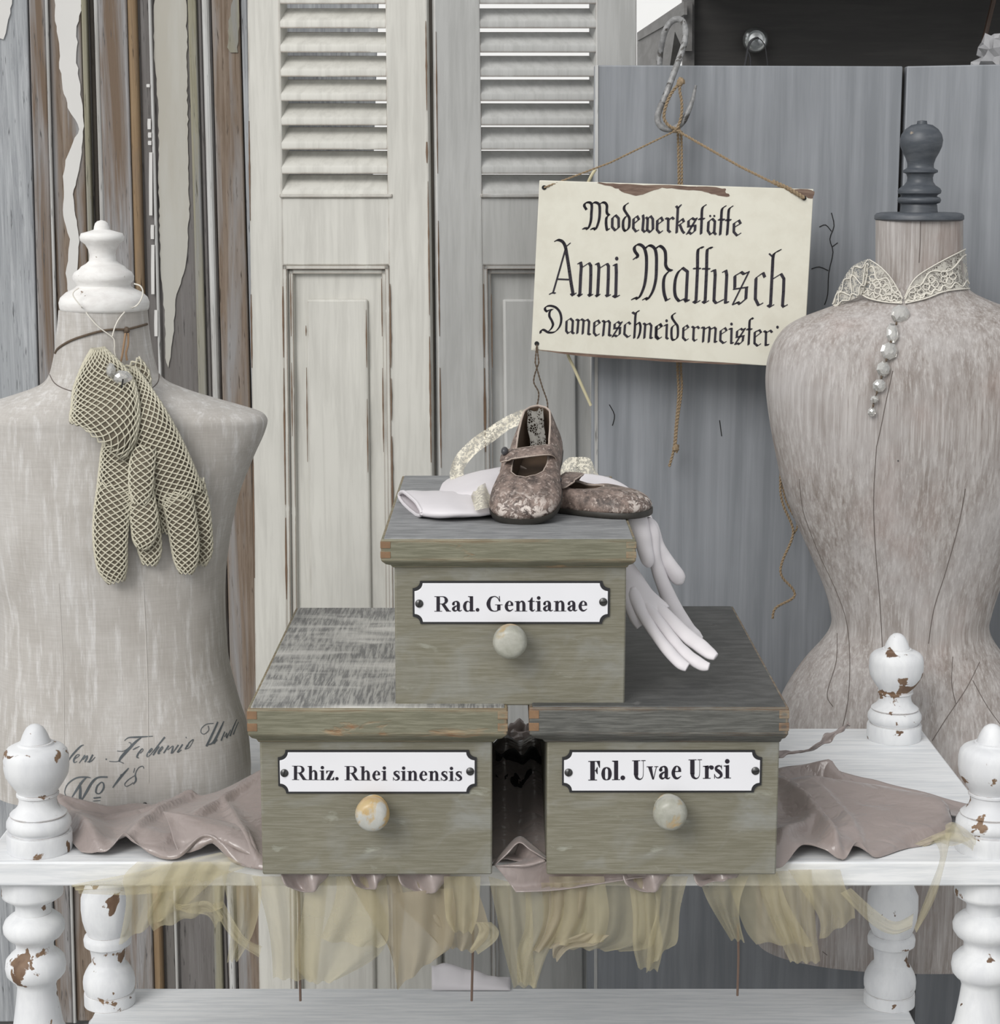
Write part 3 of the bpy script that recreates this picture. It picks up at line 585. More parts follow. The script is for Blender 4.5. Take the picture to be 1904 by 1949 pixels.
def vstroke(m, pts, put, n=5):
    P = cat(pts, n); L = []; Rr = []
    for i, (x, y, wd) in enumerate(P):
        a = P[max(i-1, 0)]; b = P[min(i+1, len(P)-1)]; dx, dy = b[0]-a[0], b[1]-a[1]; l = math.hypot(dx, dy) or 1
        L.append(put(x - dy/l*wd/2, y + dx/l*wd/2)); Rr.append(put(x + dy/l*wd/2, y - dx/l*wd/2))
    m.rings([L, Rr], False)
def lettering(m, text, x0, x1, ybase0, ybase1, cap, place, track=0):
    tot = sum(R_[c][0] + track for c in text); sx = (x1 - x0) / tot; x = 0
    for ch in text:
        wd, items = R_[ch]
        def put(gx, gy, X=x):
            k = (X + gx) / tot; return place(x0 + (X + gx) * sx, ybase0 + (ybase1 - ybase0) * k - gy * cap / 100)
        for kind, dat in items:
            if kind == 'P': m.poly([put(*p) for p in dat])
            elif kind == 'C':
                cx_, cy_, r = dat; rx = r * (cap / 100) / sx; m.poly([put(cx_ + rx * math.cos(i*math.pi/10), cy_ + r * math.sin(i*math.pi/10)) for i in range(20)])
            else: vstroke(m, dat, put)
        x += wd + track

def drawer_box(label, text, body, lid, ytopback, plate_px, knob, txt, rim_mat, top_mat, knob_mat, tilt=0):
    bx0, bx1, by0, by1 = body; lx0, lx1, ly0, ly1 = lid           # pixels: body left/right/top/bottom, lid left/right/top/underside
    zb_ = PY(bx0, by1, 0).z; zu = PY(bx0, by0, 0).z; zt = PY(lx0, ly0, -0.018).z
    X0, X1 = PY(bx0, (by0 + by1) / 2, 0).x, PY(bx1, (by0 + by1) / 2, 0).x
    L0, L1 = PY(lx0, ly0 + 20, -0.018).x, PY(lx1, ly0 + 20, -0.018).x
    yb = PZ((lx0 + lx1) / 2, ytopback, zt).y; ybb = yb - 0.018
    root = thing('drawer_box', label, 'box', ((X0 + X1) / 2, ybb / 2, zb_), 'pharmacy drawer boxes')
    m = MB(); m.box((X0, 0, zb_), (X1, ybb, zu + 0.004)); mesh_obj('body', m, M['sage'], root, bevel=0.0022)
    m = MB(); rs = []
    zc = zt - (zt - zu) * 0.70
    ovx0, ovx1 = X0 - L0, L1 - X1
    for z, k in ((zu, 0.12), (zu + (zc - zu) * 0.35, 0.3), (zu + (zc - zu) * 0.6, 0.7), (zc, 1.0), (zt, 1.0)):
        a, b, f, g = X0 - ovx0 * k, X1 + ovx1 * k, -0.018 * k, ybb + 0.018 * k
        rs.append([Vector((a, f, z)), Vector((b, f, z)), Vector((b, g, z)), Vector((a, g, z))])
    m.rings(rs, True, True, True); mesh_obj('lid', m, M[rim_mat], root, bevel=0.0016)
    m = MB(); e = 0.0035; m.box((L0 + e, -0.018 + e, zt - 0.004), (L1 - e, yb - e, zt + 0.0012)); mesh_obj('lid_panel', m, M[top_mat], root, bevel=0.0012)
    hl = zt - zc
    for side in (0, 1):
        m = MB()
        for k in (0.10, 0.56):
            x = L0 - 0.0005 if side == 0 else L1 - 0.0115
            m.box((x, -0.0186, zt - hl * (k + .30)), (x + 0.012, 0.004, zt - hl * k))
        mesh_obj('corner_joint', m, M['end_grain' if side == 0 else rim_mat], root, bevel=0.0004)
    # enamel name plate with scooped corners
    px0, px1, py0, py1 = plate_px; c0 = PY(px0, py0, -0.003); c1 = PY(px1, py1, -0.003)
    mid = (c0 + c1) / 2; W, H = (c1.x - c0.x) / 2, (c0.z - c1.z) / 2
    def outline(W, H, r):
        pts = []
        for sx, sz, a0 in ((1, 1, -90), (-1, 1, 0), (-1, -1, 90), (1, -1, 180)):
            cx_, cz_ = sx * W, sz * H
            angs = {(1, 1): (270, 180), (-1, 1): (360, 270), (-1, -1): (90, 0), (1, -1): (180, 90)}[(sx, sz)]
            for k in range(9):
                t = math.radians(angs[0] + (angs[1] - angs[0]) * k / 8); pts.append((cx_ + r * math.cos(t), cz_ + r * math.sin(t)))
        return pts
    r = 0.30 * H * 1.25
    m = MB(); m.poly([(mid.x + a, -0.0022, mid.z + b) for a, b in outline(W + .0022, H + .0024, r)], Vector((0, 0.0026, 0)))
    npl = mesh_obj('name_plate', m, M['enamel_rim'], root, smooth=False)
    m = MB(); m.poly([(mid.x + a, -0.0034, mid.z + b) for a, b in outline(W, H, r + .0008)], Vector((0, 0.0022, 0)))
    en = mesh_obj('enamel_face', m, M['enamel'], npl, smooth=False, bevel=0.0006)
    for sx in (-1, 1):
        sp = Vector((mid.x + sx * (W - 0.0055), -0.0034, mid.z + 0.001 * sx)); m = MB()
        m.lathe(sp, [(0, .0050), (.0010, .0048), (.0022, .0034), (.0027, .0008)], 20, 'y'); t = 1.3 if sx < 0 else 0.2
        d = Vector((math.cos(t), 0, math.sin(t))) * .0042; e = Vector((-math.sin(t), 0, math.cos(t))) * .0007
        q = sp + Vector((0, -.0029, 0)); m2 = MB(); m2.hexa([q - d - e, q + d - e, q + d + e, q - d + e], Vector((0, .0012, 0)))
        sc_ = mesh_obj('screw', m, M['screw'], npl)
        mesh_obj('screw_slot', m2, M['screw_slot'], npl, smooth=False)
    m = MB(); tx0, tx1, tb0, tb1, cap = txt
    lettering(m, text, tx0, tx1, tb0, tb1, cap, lambda x, y: PY(x, y, -0.0038))
    mesh_obj('lettering', m, M['ink'], npl, smooth=False)
    kx, ky, kr = knob; kc = PY(kx, ky, -0.03); s = S(kc)
    kp = [(0.0, .70), (.003, .74), (.006, .55), (.010, .48), (.013, .62), (.0145, .86), (.017, .92), (.019, .86), (.0195, .80), (.021, .90), (.025, .98), (.031, 1.0), (.037, .94), (.0405, .84), (.0425, .74), (.0435, .60), (.0442, .3), (.0444, .03)]
    m = MB(); m.lathe((kc.x, 0.0, kc.z + .001), [(a, b * kr * s) for a, b in kp], 36, 'y'); mesh_obj('knob', m, M[knob_mat], root, ang=60)
    return root, zt, (L0, L1, yb)
b1, ZLT, ext1 = drawer_box('sage green drawer box at lower left with whitewashed lid, plate reading Rhiz. Rhei sinensis', 'Rhiz. Rhei sinensis', (497, 937, 1412, 1665), (471, 966, 1349, 1412), 1157,
    (532, 904, 1432, 1507), (709, 1551, 33), (556, 881, 1484.5, 1486.5, 27), 'sage_rim', 'top_wash', 'knob_wood')
b2, Z2, ext2 = drawer_box('sage green drawer box at lower right, dark lid, plate reading Fol. Uvae Ursi', 'Fol. Uvae Ursi', (1041, 1481, 1412, 1665), (1008, 1502, 1347, 1412), 1154,
    (1074, 1446, 1432, 1505), (1276, 1549, 33), (1120, 1392, 1485.5, 1481.5, 37), 'slate_rim', 'top_dark', 'knob')
b3, ZTT, ext3 = drawer_box('topmost sage green drawer box carrying the shoes, plate reading Rad. Gentianae', 'Rad. Gentianae', (752, 1191, 1080, 1343), (725, 1211, 1027, 1084), 906,
    (789, 1157, 1110, 1184), (971, 1223, 33), (827, 1120, 1164, 1163.5, 29), 'sage_rim', 'top_grey', 'knob')

# ================================================================ dress forms
def bust_mesh(rows, cy, cxs=None, n=72, exp0=2.0, zlast=None):
    tab = cat(rows, 4); rs = []
    for i, (py, xl, xr, b, ex) in enumerate(tab):
        p, q = PY(xl, py, cy), PY(xr, py, cy); cx_ = (p.x + q.x) / 2; a = (q.x - p.x) / 2; z = p.z
        if zlast is not None and z < zlast: z = zlast
        ring = []
        for k in range(n):
            t = 2 * math.pi * k / n; c, s_ = math.cos(t), math.sin(t)
            ring.append(Vector((cx_ + a * math.copysign(abs(c) ** (2 / ex), c), cy + b * math.copysign(abs(s_) ** (2 / ex), s_), z)))
        rs.append(ring)
    m = MB(); m.rings(rs, True, True, True); return m, rs
def bvh(m): return BVHTree.FromPolygons([tuple(v) for v in m.v], m.f)
def on(tree, px, py, off=0.0, fb=None):
    d = ray(px, py).normalized(); h = tree.ray_cast(CAM, d)
    if h[0] is None or (fb is not None and h[0].y > fb + .3):
        return PY(px, py, fb) if fb is not None else None
    return h[0] - d * off

CYL = 0.345
rowsL = [(590,113,280,.056,2),(615,111,282,.056,2),(640,108,285,.057,2),(670,105,290,.058,2),(695,100,296,.060,2),(712,95,302,.063,2),(727,84,318,.067,2.0),(738,64,342,.071,2.05),(750,30,376,.075,2.1),(763,-12,420,.080,2.2),(775,-52,462,.083,2.3),(786,-84,496,.085,2.35),(796,-96,507,.086,2.4),(808,-98,508,.086,2.4),(830,-92,501,.087,2.4),(860,-78,487,.089,2.4),(900,-60,470,.092,2.35),(940,-42,455,.095,2.3),(985,-30,444,.097,2.3),(1023,-22,437,.098,2.3),(1090,-8,429,.096,2.3),(1143,2,428,.093,2.3),(1200,3,430,.092,2.3),(1265,0,436,.094,2.3),(1344,-5,457,.1,2.3),(1387,-8,470,.104,2.3),(1448,-10,476,.106,2.3),(1475,-9,476,.106,2.3),(1503,-8,474,.106,2.3)]
mL, rsL = bust_mesh(rowsL, CYL, zlast=T)
zmin = min(v.z for v in mL.v)
if zmin > T:
    for v in rsL[-1]: pass
    for v in mL.v:
        if abs(v.z - zmin) < 1e-6: v.z = T
treeL = bvh(mL)
bl = PY(230, 1500, CYL)
bustL = thing('dress_form', 'pale linen armless dress form with white turned neck cap standing on the table', 'dress form', (bl.x, CYL, T))
mesh_obj('torso', mL, M['linen'], bustL, ang=80)
capL = [(419,1),(421,8),(425,12),(431,14),(437,15),(440,24),(444,39),(451,42),(458,41),(465,32),(474,27),(485,24.5),(496,25.5),(502,32),(507,41),(512,45),(518,54),(526,58),(534,57),(540,51),(544,50),(549,56),(556,71),(566,82),(575,85),(585,84),(590,82),(592,76)]
def px_lathe(tab, cxp, Y):
    out = []
    for py, hw in tab:
        p = PY(cxp, py, Y); out.append((p.z, hw * S(p)))
    return sorted(out), PY(cxp, tab[len(tab) // 2][0], Y).x
pr, X = px_lathe(capL, 196, CYL)
m = MB(); m.lathe((X, CYL, 0), pr, 48); mesh_obj('neck_cap', m, M['plaster'], bustL, ang=60)
def seam(tree, pts, r, mat, par, off=0.0, name='seam', n=6):
    P = [on(tree, x, y, off) for x, y in cat(pts, n)]; P = [p for p in P if p is not None]
    if len(P) < 2: return
    m = MB(); m.tube(P, r, 6); return mesh_obj(name, m, M[mat], par)
M['seam_pale'] = plain('pale_linen_seam', (0.52, 0.50, 0.47), 0.9); M['seam_dark'] = plain('dark_canvas_seam', (0.12, 0.10, 0.09), 0.9)
seam(treeL, [(112,1110),(117,1200),(121,1300),(122,1400),(121,1440)], 0.0007, 'seam_pale', bustL)
seam(treeL, [(273,1110),(277,1200),(281,1300),(282,1400),(283,1490)], 0.0007, 'seam_pale', bustL)
seam(treeL, [(92,706),(105,730),(135,744),(180,750)], 0.0007, 'seam_dark', bustL); seam(treeL, [(303,712),(300,728),(285,742),(265,750)], 0.0007, 'seam_dark', bustL)
p = on(treeL, 276, 1530, 0.001)
if p: 
    m = MB(); m.lathe(p, [(0, .0025), (.0012, .0022), (.0018, .0008)], 14, 'y'); mesh_obj('tack', m, M['screw'], bustL)
# handwritten print
def proj_strokes(tree, strokes, org, sc, off, mat, par, name, minw=0.0):
    m = MB()
    for st in strokes:
        P = cat(st, 4); L, Rr = [], []
        for i, (x, y, wd) in enumerate(P):
            a = P[max(i-1, 0)]; b = P[min(i+1, len(P)-1)]; dx, dy = b[0]-a[0], b[1]-a[1]; l = math.hypot(dx, dy) or 1
            wd = max(wd, minw)
            for side, lst in ((-1, L), (1, Rr)):
                q = on(tree, org[0] + (x + side*dy/l*wd/2) * sc, org[1] + (y - side*dx/l*wd/2) * sc, off); lst.append(q)
        run = []
        for a, b in zip(L, Rr):
            if a is None or b is None:
                if len(run) > 1: m.rings([[r[0] for r in run], [r[1] for r in run]], False)
                run = []
            else: run.append((a, b))
        if len(run) > 1: m.rings([[r[0] for r in run], [r[1] for r in run]], False)
    return mesh_obj(name, m, M[mat], par, smooth=False)
script = [
 [(300,390,5),(330,340,14),(400,265,13),(430,250,4)], [(270,318,6),(285,330,14),(300,350,6)],
 [(350,370,4),(385,345,6),(392,330,5),(370,335,8),(348,372,15),(352,396,8),(375,385,3)], [(392,400,5),(440,335,14)], [(425,372,3),(458,338,7),(455,362,15),(438,392,10)], [(470,395,13),(505,330,13)], [(455,390,3),(490,385,9),(524,350,4)],
 [(610,368,12),(620,368,12)], [(640,385,4),(700,388,5),(735,372,6)],
 [(718,388,8),(740,350,22),(800,285,22),(860,222,17),(905,190,6)], [(765,215,4),(800,190,9),(870,186,14),(1000,178,4)], [(705,300,4),(760,300,4),(812,262,5),(818,235,4),(800,230,3)], [(835,290,8),(860,275,9),(890,262,4)], [(722,385,8),(760,402,4)],
 [(895,320,4),(918,295,5),(910,282,8),(880,320,14),(868,350,12),(885,358,5)], [(965,318,4),(995,290,6),(985,282,9),(955,325,14),(950,346,7)], [(948,345,5),(975,335,6),(1098,185,14)], [(1000,335,12),(1050,262,14)],
 [(1045,318,4),(1080,280,6),(1075,265,8),(1050,300,14),(1042,322,9),(1060,318,3)], [(1088,318,10),(1130,255,13)], [(1120,292,3),(1165,258,6),(1160,290,14),(1150,322,10)], [(1160,320,6),(1210,250,12)], [(1200,312,11),(1245,245,12)], [(1205,315,4),(1235,290,4)], [(1270,190,11),(1277,188,11)],
 [(1268,282,12),(1284,250,10)], [(1262,285,5),(1300,270,4),(1335,205,5),(1300,230,10),(1283,265,12)],
 [(1500,72,4),(1440,80,4),(1400,115,5),(1398,150,5),(1425,160,5),(1460,128,4),(1455,92,3)], [(1440,262,16),(1490,160,17),(1535,60,12)], [(1455,250,5),(1500,225,18),(1548,135,17),(1585,55,8)], [(1500,240,12),(1530,205,10)], [(1562,215,12),(1592,140,9)], [(1590,185,3),(1610,150,5),(1605,190,9)], [(1608,195,9),(1640,125,7)], [(1635,178,12),(1665,100,10),(1692,40,6)], [(1662,165,9),(1690,95,7),(1706,60,4)],
 [(285,672,5),(272,635,6),(300,570,10),(370,522,12),(450,515,12),(488,522,5)], [(330,685,6),(370,622,17),(415,555,18),(455,515,8)], [(398,560,10),(402,620,20),(400,690,22),(414,715,8)], [(408,712,8),(450,640,20),(500,556,19),(550,518,14),(626,515,13)],
 [(575,556,9),(540,590,13),(530,640,13),(560,650,9),(592,610,15),(592,568,12),(575,556,9)], [(510,688,11),(570,682,11)], [(508,712,7),(568,708,6)],
 [(668,602,8),(730,520,19),(800,440,8)], [(728,500,4),(770,478,4),(795,450,4)], [(840,480,5),(850,440,5)], [(925,445,5),(915,425,7),(880,440,7),(855,490,9),(860,540,15),(838,576,4)], [(855,500,5),(800,535,7),(768,572,7),(785,592,5),(840,560,4)]]
proj_strokes(treeL, script, (60, 1360), 440 / 1904, 0.0006, 'print', bustL, 'handwritten_print', 6)

CYR = 0.80
rowsR = [(417,1668,1832,.060,2),(470,1668,1832,.060,2),(510,1668,1832,.060,2),(535,1665,1836,.062,2),(552,1655,1846,.067,2),(565,1634,1868,.073,2.05),(578,1600,1900,.082,2.1),(592,1562,1938,.093,2.1),(606,1526,1972,.103,2.15),(622,1499,1998,.111,2.2),(642,1481,2014,.118,2.2),(670,1467,2027,.125,2.2),(700,1460,2033,.130,2.2),(740,1459,2032,.135,2.2),(800,1466,2022,.138,2.2),(860,1477,2006,.135,2.2),(920,1490,1988,.128,2.2),(985,1512,1960,.118,2.15),(1050,1541,1930,.107,2.1),(1120,1570,1900,.097,2.1),(1165,1582,1886,.093,2.05),(1192,1583,1881,.092,2.05),(1220,1567,1892,.095,2.05),(1260,1531,1922,.105,2.1),(1310,1498,1956,.116,2.15),(1370,1473,1992,.127,2.15),(1450,1456,2020,.134,2.2),(1560,1446,2038,.137,2.2),(1700,1441,2046,.137,2.2),(1800,1440,2048,.134,2.2)]
zbR = PY(1742, 1853, CYR - .132).z
mR, rsR = bust_mesh(rowsR, CYR, zlast=zbR)
zm = min(v.z for v in mR.v)
for v in mR.v:
    if abs(v.z - zm) < 1e-6: v.z = zbR
treeR = bvh(mR)
br = PY(1742, 1500, CYR)
bustR = thing('dress_form', 'grey-brown wasp-waisted dress form with dark turned neck finial behind the table', 'dress form', (br.x, CYR, 0))
mesh_obj('torso', mR, M['limed'], bustR, ang=80)
finR = [(229,1),(230,9),(236,10),(238,20),(246,31),(256,38),(267,40.5),(279,39),(291,34),(302,28),(312,25),(319,25),(321,27),(324,33),(328,33),(331,26),(338,24),(346,25),(353,30),(358,38),(363,41),(368,40),(371,34),(374,33),(376,39),(381,41),(386,39),(388,33),(391,34),(407,36)]
pr, X = px_lathe(finR, 1752, CYR); m = MB(); m.lathe((X, CYR, 0), pr, 44); mesh_obj('finial', m, M['finial_blue'], bustR, ang=50)
pr, X = px_lathe([(404,70),(406,80),(410,83.5),(417,84),(420,80)], 1750, CYR); m = MB(); m.lathe((X, CYR, 0), pr, 56); mesh_obj('neck_plate', m, M['finial_blue'], bustR, ang=40)
for pts in ([(1669,850),(1664,930),(1664,990),(1668,1060),(1674,1130),(1678,1190),(1680,1235)], [(1700,706),(1688,760),(1676,820),(1669,850)], [(1522,912),(1530,975),(1560,1055),(1590,1120),(1611,1180),(1618,1250),(1615,1330),(1604,1385)],
            [(1838,930),(1825,1000),(1800,1090),(1778,1160),(1768,1225)], [(1865,1260),(1840,1310),(1800,1370),(1775,1410)], [(1852,1295),(1880,1345),(1904,1378)], [(1594,1205),(1592,1260),(1575,1320),(1586,1345)], [(1753,418),(1752,460),(1750,500)], [(1814,1250),(1812,1300),(1820,1340)], [(1566,1811),(1575,1818)]):
    seam(treeR, pts, 0.0007, 'seam_dark', bustR, -0.0001)
bz = zbR
m = MB(); m.lathe((br.x, CYR, 0), [(bz - .02, .004), (bz - .018, .05), (bz - .006, .06), (bz, .062)], 32); mesh_obj('base_plate', m, M['metal_dark'], bustR)
m = MB(); m.lathe((br.x, CYR, 0), [(.02, .016), (bz - .015, .014)], 20); mesh_obj('pole', m, M['metal_dark'], bustR)
m = MB(); m.lathe((br.x, CYR, 0), [(0, .15), (.012, .15), (.02, .13), (.03, .03)], 40); mesh_obj('stand_foot', m, M['metal_dark'], bustR)
pp = on(treeR, 1710, 877, 0.0005)
if pp:
    m = MB(); m.ball(pp, .0012, 8, 6); mesh_obj('tack', m, M['screw'], bustR)

# ---- lace collar on the right form
def strip_between(m, up, lo, fn, n=10, rows=5):
    U, Lw = cat(up, n), cat(lo, n); k = min(len(U), len(Lw)); g = []
    for j in range(rows + 1):
        t = j / rows
        g.append([fn(U[i][0] + (Lw[i][0] - U[i][0]) * t, U[i][1] + (Lw[i][1] - U[i][1]) * t, t) for i in range(k)])
    m.grid(g); return g
def collar(x, y, t):
    d = math.hypot((x - 1722) / 110.0, 0); Y = 0.727 + 0.06 * min(1.2, d) ** 2
    q = on(treeR, x, y, 0.0035)
    return PY(x, y, min(Y, q.y) if q is not None and q.y < CYR + .05 else Y)
lc = thing('lace_collar', 'cream scalloped lace collar round the neck of the brown dress form', 'collar', PY(1722, 575, 0.72))
segs = [([(1655,494),(1676,508),(1698,532),(1718,567)], [(1637,558),(1655,568),(1688,575),(1717,577)]),
        ([(1722,566),(1742,530),(1782,503),(1838,474)], [(1723,577),(1762,568),(1800,554),(1846,549)])]
for up, lo in segs:
    m = MB(); strip_between(m, up, lo, collar); mesh_obj('lace_band', m, M['lace_grey'], lc, ang=180)
m = MB(); strip_between(m, [(1584,578),(1598,545),(1622,508),(1654,492)], [(1590,584),(1618,572),(1640,560),(1652,530)], lambda x, y, t: PY(x, y, 0.80 - 0.0008 * (x - 1584)))
mesh_obj('lace_band', m, M['lace_grey'], lc, ang=180)
m = MB()
def cord(pts, r, fn): m.tube([fn(x, y, 0) + Vector((0, -.0012, 0)) for x, y in cat(pts, 2)], r, 6)
for up, lo in segs:
    U, Lw = cat(up, 12), cat(lo, 12); k = len(U)
    for base, amp, fr in ((0.26, 0.12, 2.5), (0.86, 0.07, 7.0)):
        pts = []
        for i in range(k):
            t = base + amp * math.sin(fr * 2 * math.pi * i / k + base * 9)
            pts.append((U[i][0] + (Lw[i][0]-U[i][0])*t, U[i][1] + (Lw[i][1]-U[i][1])*t))
        cord(pts, 0.0011, collar)
    cord(U[::3], 0.0009, collar); cord(Lw[::3], 0.001, collar)
    for fi in (.25, .5, .75):       # small flowers worked in cord
        i = int(fi * k); c = (U[i][0]*.45 + Lw[i][0]*.55, U[i][1]*.45 + Lw[i][1]*.55)
        for a in range(5):
            an = a * 2 * math.pi / 5; q = (c[0] + 9 * math.cos(an), c[1] + 9 * math.sin(an))
            cord([(q[0] + 6.5*math.cos(b*math.pi/3), q[1] + 6.5*math.sin(b*math.pi/3)) for b in range(7)], 0.0008, collar)
mesh_obj('lace_cord', m, M['lace_thread'], lc)
m = MB()
for base, amp, fr in ((0.15, .1, 4), (0.5, .3, 3), (0.85, .1, 4)):
    U = cat([(1584,578),(1598,545),(1622,508),(1654,492)], 12); Lw = cat([(1590,584),(1618,572),(1640,560),(1652,530)], 12); k = len(U)
    pts = [(U[i][0] + (Lw[i][0]-U[i][0])*(base + amp*math.sin(fr*2*math.pi*i/k)), U[i][1] + (Lw[i][1]-U[i][1])*(base + amp*math.sin(fr*2*math.pi*i/k))) for i in range(k)]
    m.tube([PY(x, y, 0.797 - 0.0008 * (x - 1584)) for x, y in pts], 0.0009, 6)
mesh_obj('lace_cord', m, M['lace_thread'], lc)

# ---- crystals on the right form
st = thing('crystal_strand', 'strand of seven cut crystals tapering down the front of the brown dress form', 'crystals', on(treeR, 1690, 700, .004))
bd = [(1714,598,18.5,18.5),(1699,634,12.5,20),(1693,668,18,17),(1682,702,15.5,15),(1674,734,13.5,13),(1665,760,8.5,8),(1660,784,9,9)]
m = MB(); m.tube([on(treeR, x, y, .0015) for x, y in cat([(b[0], b[1]) for b in bd], 4)], 0.0008, 6); mesh_obj('wire', m, M['twine_dark'], st)
rnd = random.Random(3)
for i, (x, y, rx, ry) in enumerate(bd):
    c = on(treeR, x, y, .0085); s = S(c); m = MB(); n = 8; rs = []; ro = rnd.uniform(0, .7)
    tl = Matrix.Rotation(rnd.uniform(-.3, .3), 3, 'Z') @ Matrix.Rotation(rnd.uniform(-.35, .25), 3, 'X')
    for dy, k in ((.0045, .35), (.0015, .92), (-.0005, 1.0), (-.0035, .72), (-.0052, .34)):
        rs.append([c + tl @ Vector((rx*s*k*math.cos(2*math.pi*(j+ro)/n), dy, ry*s*k*math.sin(2*math.pi*(j+ro)/n))) for j in range(n)])
    m.rings(rs, True, True, True); mesh_obj('crystal', m, M['crystal'], st, smooth=False)
    if i < 6:
        q = on(treeR, x + (bd[i+1][0]-x)*.48, y + (bd[i+1][1]-y)*.5, .009); m = MB(); m.ball(q, .0017, 8, 6, (1, 1, 1.6)); mesh_obj('link', m, M['twine_dark'], st)

# ---- crochet gloves, cord, string and crystal on the left form
def net_tube(m, pts, n_around=14, cell=0.0086, depth0=0.004, flat=0.30, tree=treeL, inner=None):
    """flattened knitted tube following pixel points (px, py, halfwidth px, lift)"""
    P = cat(pts, 6); W = [on(tree, x, y, l, 0.24) for x, y, h, l in P]
    L = [0.0]
    for a, b in zip(W, W[1:]): L.append(L[-1] + (b - a).length)
    tot = L[-1]; rows = max(4, int(tot / (cell * 0.5))); R = []
    for j in range(rows + 1):
        d = tot * j / rows; i = 0
        while i < len(L) - 2 and L[i+1] < d: i += 1
        t = (d - L[i]) / max(1e-9, L[i+1] - L[i]); t = min(max(t, 0), 1)
        c = W[i].lerp(W[i+1], t); h = (P[i][2] + (P[i+1][2] - P[i][2]) * t) * S(c)
        dd = (W[min(i+2, len(W)-1)] - W[max(i-1, 0)]).normalized(); side = dd.cross(Vector((0, -1, 0.05))).normalized(); nrm = side.cross(dd).normalized()
        th = min(h * flat, 0.0075)
        R.append([c + side * h * math.cos(2*math.pi*k/n_around) + nrm * th * math.sin(2*math.pi*k/n_around) for k in range(n_around)])
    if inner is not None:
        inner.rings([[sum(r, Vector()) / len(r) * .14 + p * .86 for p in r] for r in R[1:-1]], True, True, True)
    o = len(m.v); m.v += [p for r in R for p in r]; N = n_around
    for j in range(rows + 1):
        for k in range(N):
            if (j + k) % 2: continue
            if 0 < j < rows:
                m.f.append((o+(j-1)*N+k, o+j*N+(k+1) % N, o+(j+1)*N+k, o+j*N+(k-1) % N))
            elif j == 0: m.f.append((o+k, o+N+k, o+(k-1) % N)) if False else m.f.append((o+k, o+(k+1) % N, o+N+k, o+(k-1) % N)) if False else None
    m.f = [f for f in m.f if f]
def crochet(label, tubes, loc):
    g = thing('crochet_glove', label, 'glove', on(treeL, *loc, .01, .24), 'crochet gloves on the linen form')
    for nm, pts, na in tubes:
        hm = max(p[2] for p in pts); na = max(10, int(hm * .36) * 2)
        m = MB(); mi = MB(); net_tube(m, pts, na, inner=mi); mesh_obj('hole_shade_tube', mi, M['crochet_shade'], g, ang=180); mesh_obj(nm, m, M['crochet'], g, wire=0.0029, ang=180)  # dark tube added inside so the net holes look shaded
    return g
crochet('ecru crochet glove hanging left on the linen form, cuff folded into a flap', [
    ('palm', [(228,815,34,.016),(240,850,48,.016),(243,895,54,.018),(236,945,52,.018),(226,985,42,.016)], 26),
    ('finger', [(222,925,36,.020),(212,985,34,.022),(210,1035,32,.022),(214,1080,28,.020),(222,1108,16,.016)], 18),
    ('finger', [(262,915,25,.022),(270,960,27,.024),(275,1000,26,.024),(272,1030,20,.022),(268,1044,9,.020)], 16),
    ('finger', [(272,960,26,.012),(280,1010,25,.012),(285,1050,22,.012),(284,1076,12,.010)], 16),
    ('cuff', [(186,662,12,.024),(190,690,34,.026),(196,730,58,.030),(200,780,66,.034),(196,822,64,.034),(188,836,58,.032)], 32)], (240, 900))
crochet('ecru crochet glove hanging right over the other, with long fingers spread to the right', [
    ('palm', [(238,706,22,.024),(262,760,34,.026),(285,810,42,.026),(305,860,48,.024),(325,910,50,.022),(345,950,46,.020)], 26),
    ('finger', [(335,935,30,.022),(345,985,29,.022),(352,1035,27,.020),(354,1070,22,.018),(354,1092,11,.015)], 18),
    ('finger', [(362,915,26,.020),(374,965,25,.020),(381,1015,23,.018),(384,1050,20,.016),(381,1076,10,.014)], 16),
    ('finger', [(312,900,24,.016),(316,950,23,.014),(322,990,18,.012),(318,1016,10,.010)], 16),
    ('thumb', [(276,850,22,.030),(270,890,24,.032),(268,930,22,.030),(266,960,12,.028)], 16),
    ('cuff', [(248,690,20,.018),(262,715,24,.022),(262,745,26,.022)], 18)], (330, 900))
cdl = thing('leather_cord', 'thin dark leather cord knotted round the neck of the linen dress form', 'cord', on(treeL, 240, 640, .002))
m = MB(); P = [on(treeL, x, y, .0018, CYL) for x, y in cat([(105,672),(112,662),(135,648),(170,636),(205,628),(240,627)], 5)] + [on(treeL, x, y, .0018, CYL) for x, y in cat([(242,627),(262,622),(280,617)], 4)]
m.tube(P, .0016, 8); mesh_obj('neck_loop', m, M['twine_dark'], cdl)
m = MB(); m.ball(on(treeL, 241, 629, .003), .0042, 12, 8, (1, .8, 1.1), .6); mesh_obj('knot', m, M['twine_dark'], cdl)
m = MB()
for pts in ([(239,634),(236,655),(232,680),(228,693)], [(244,634),(244,655),(240,672),(242,686)]): m.tube([on(treeL, x, y, .008) for x, y in cat(pts, 4)], .0014, 8)
mesh_obj('hanging_loop', m, plain('tan_leather', (0.30, 0.19, 0.11), .7), cdl)
stg = MB(); stg.tube([on(treeL, x, y, .004, CYL - .065) for x, y in cat([(150,548),(140,556),(141,566),(160,590),(185,620),(214,642),(218,655),(218,670),(224,690)], 5)], .0008, 6)
stg.tube([on(treeL, x, y, .004, CYL - .065) for x, y in cat([(255,540),(268,545),(272,560),(262,580),(240,592),(226,608),(218,625),(214,640)], 5)], .001, 6)
tag(mesh_obj('white_string', stg, M['string']), 'thin white cotton string looped over the cap of the linen dress form', 'string')
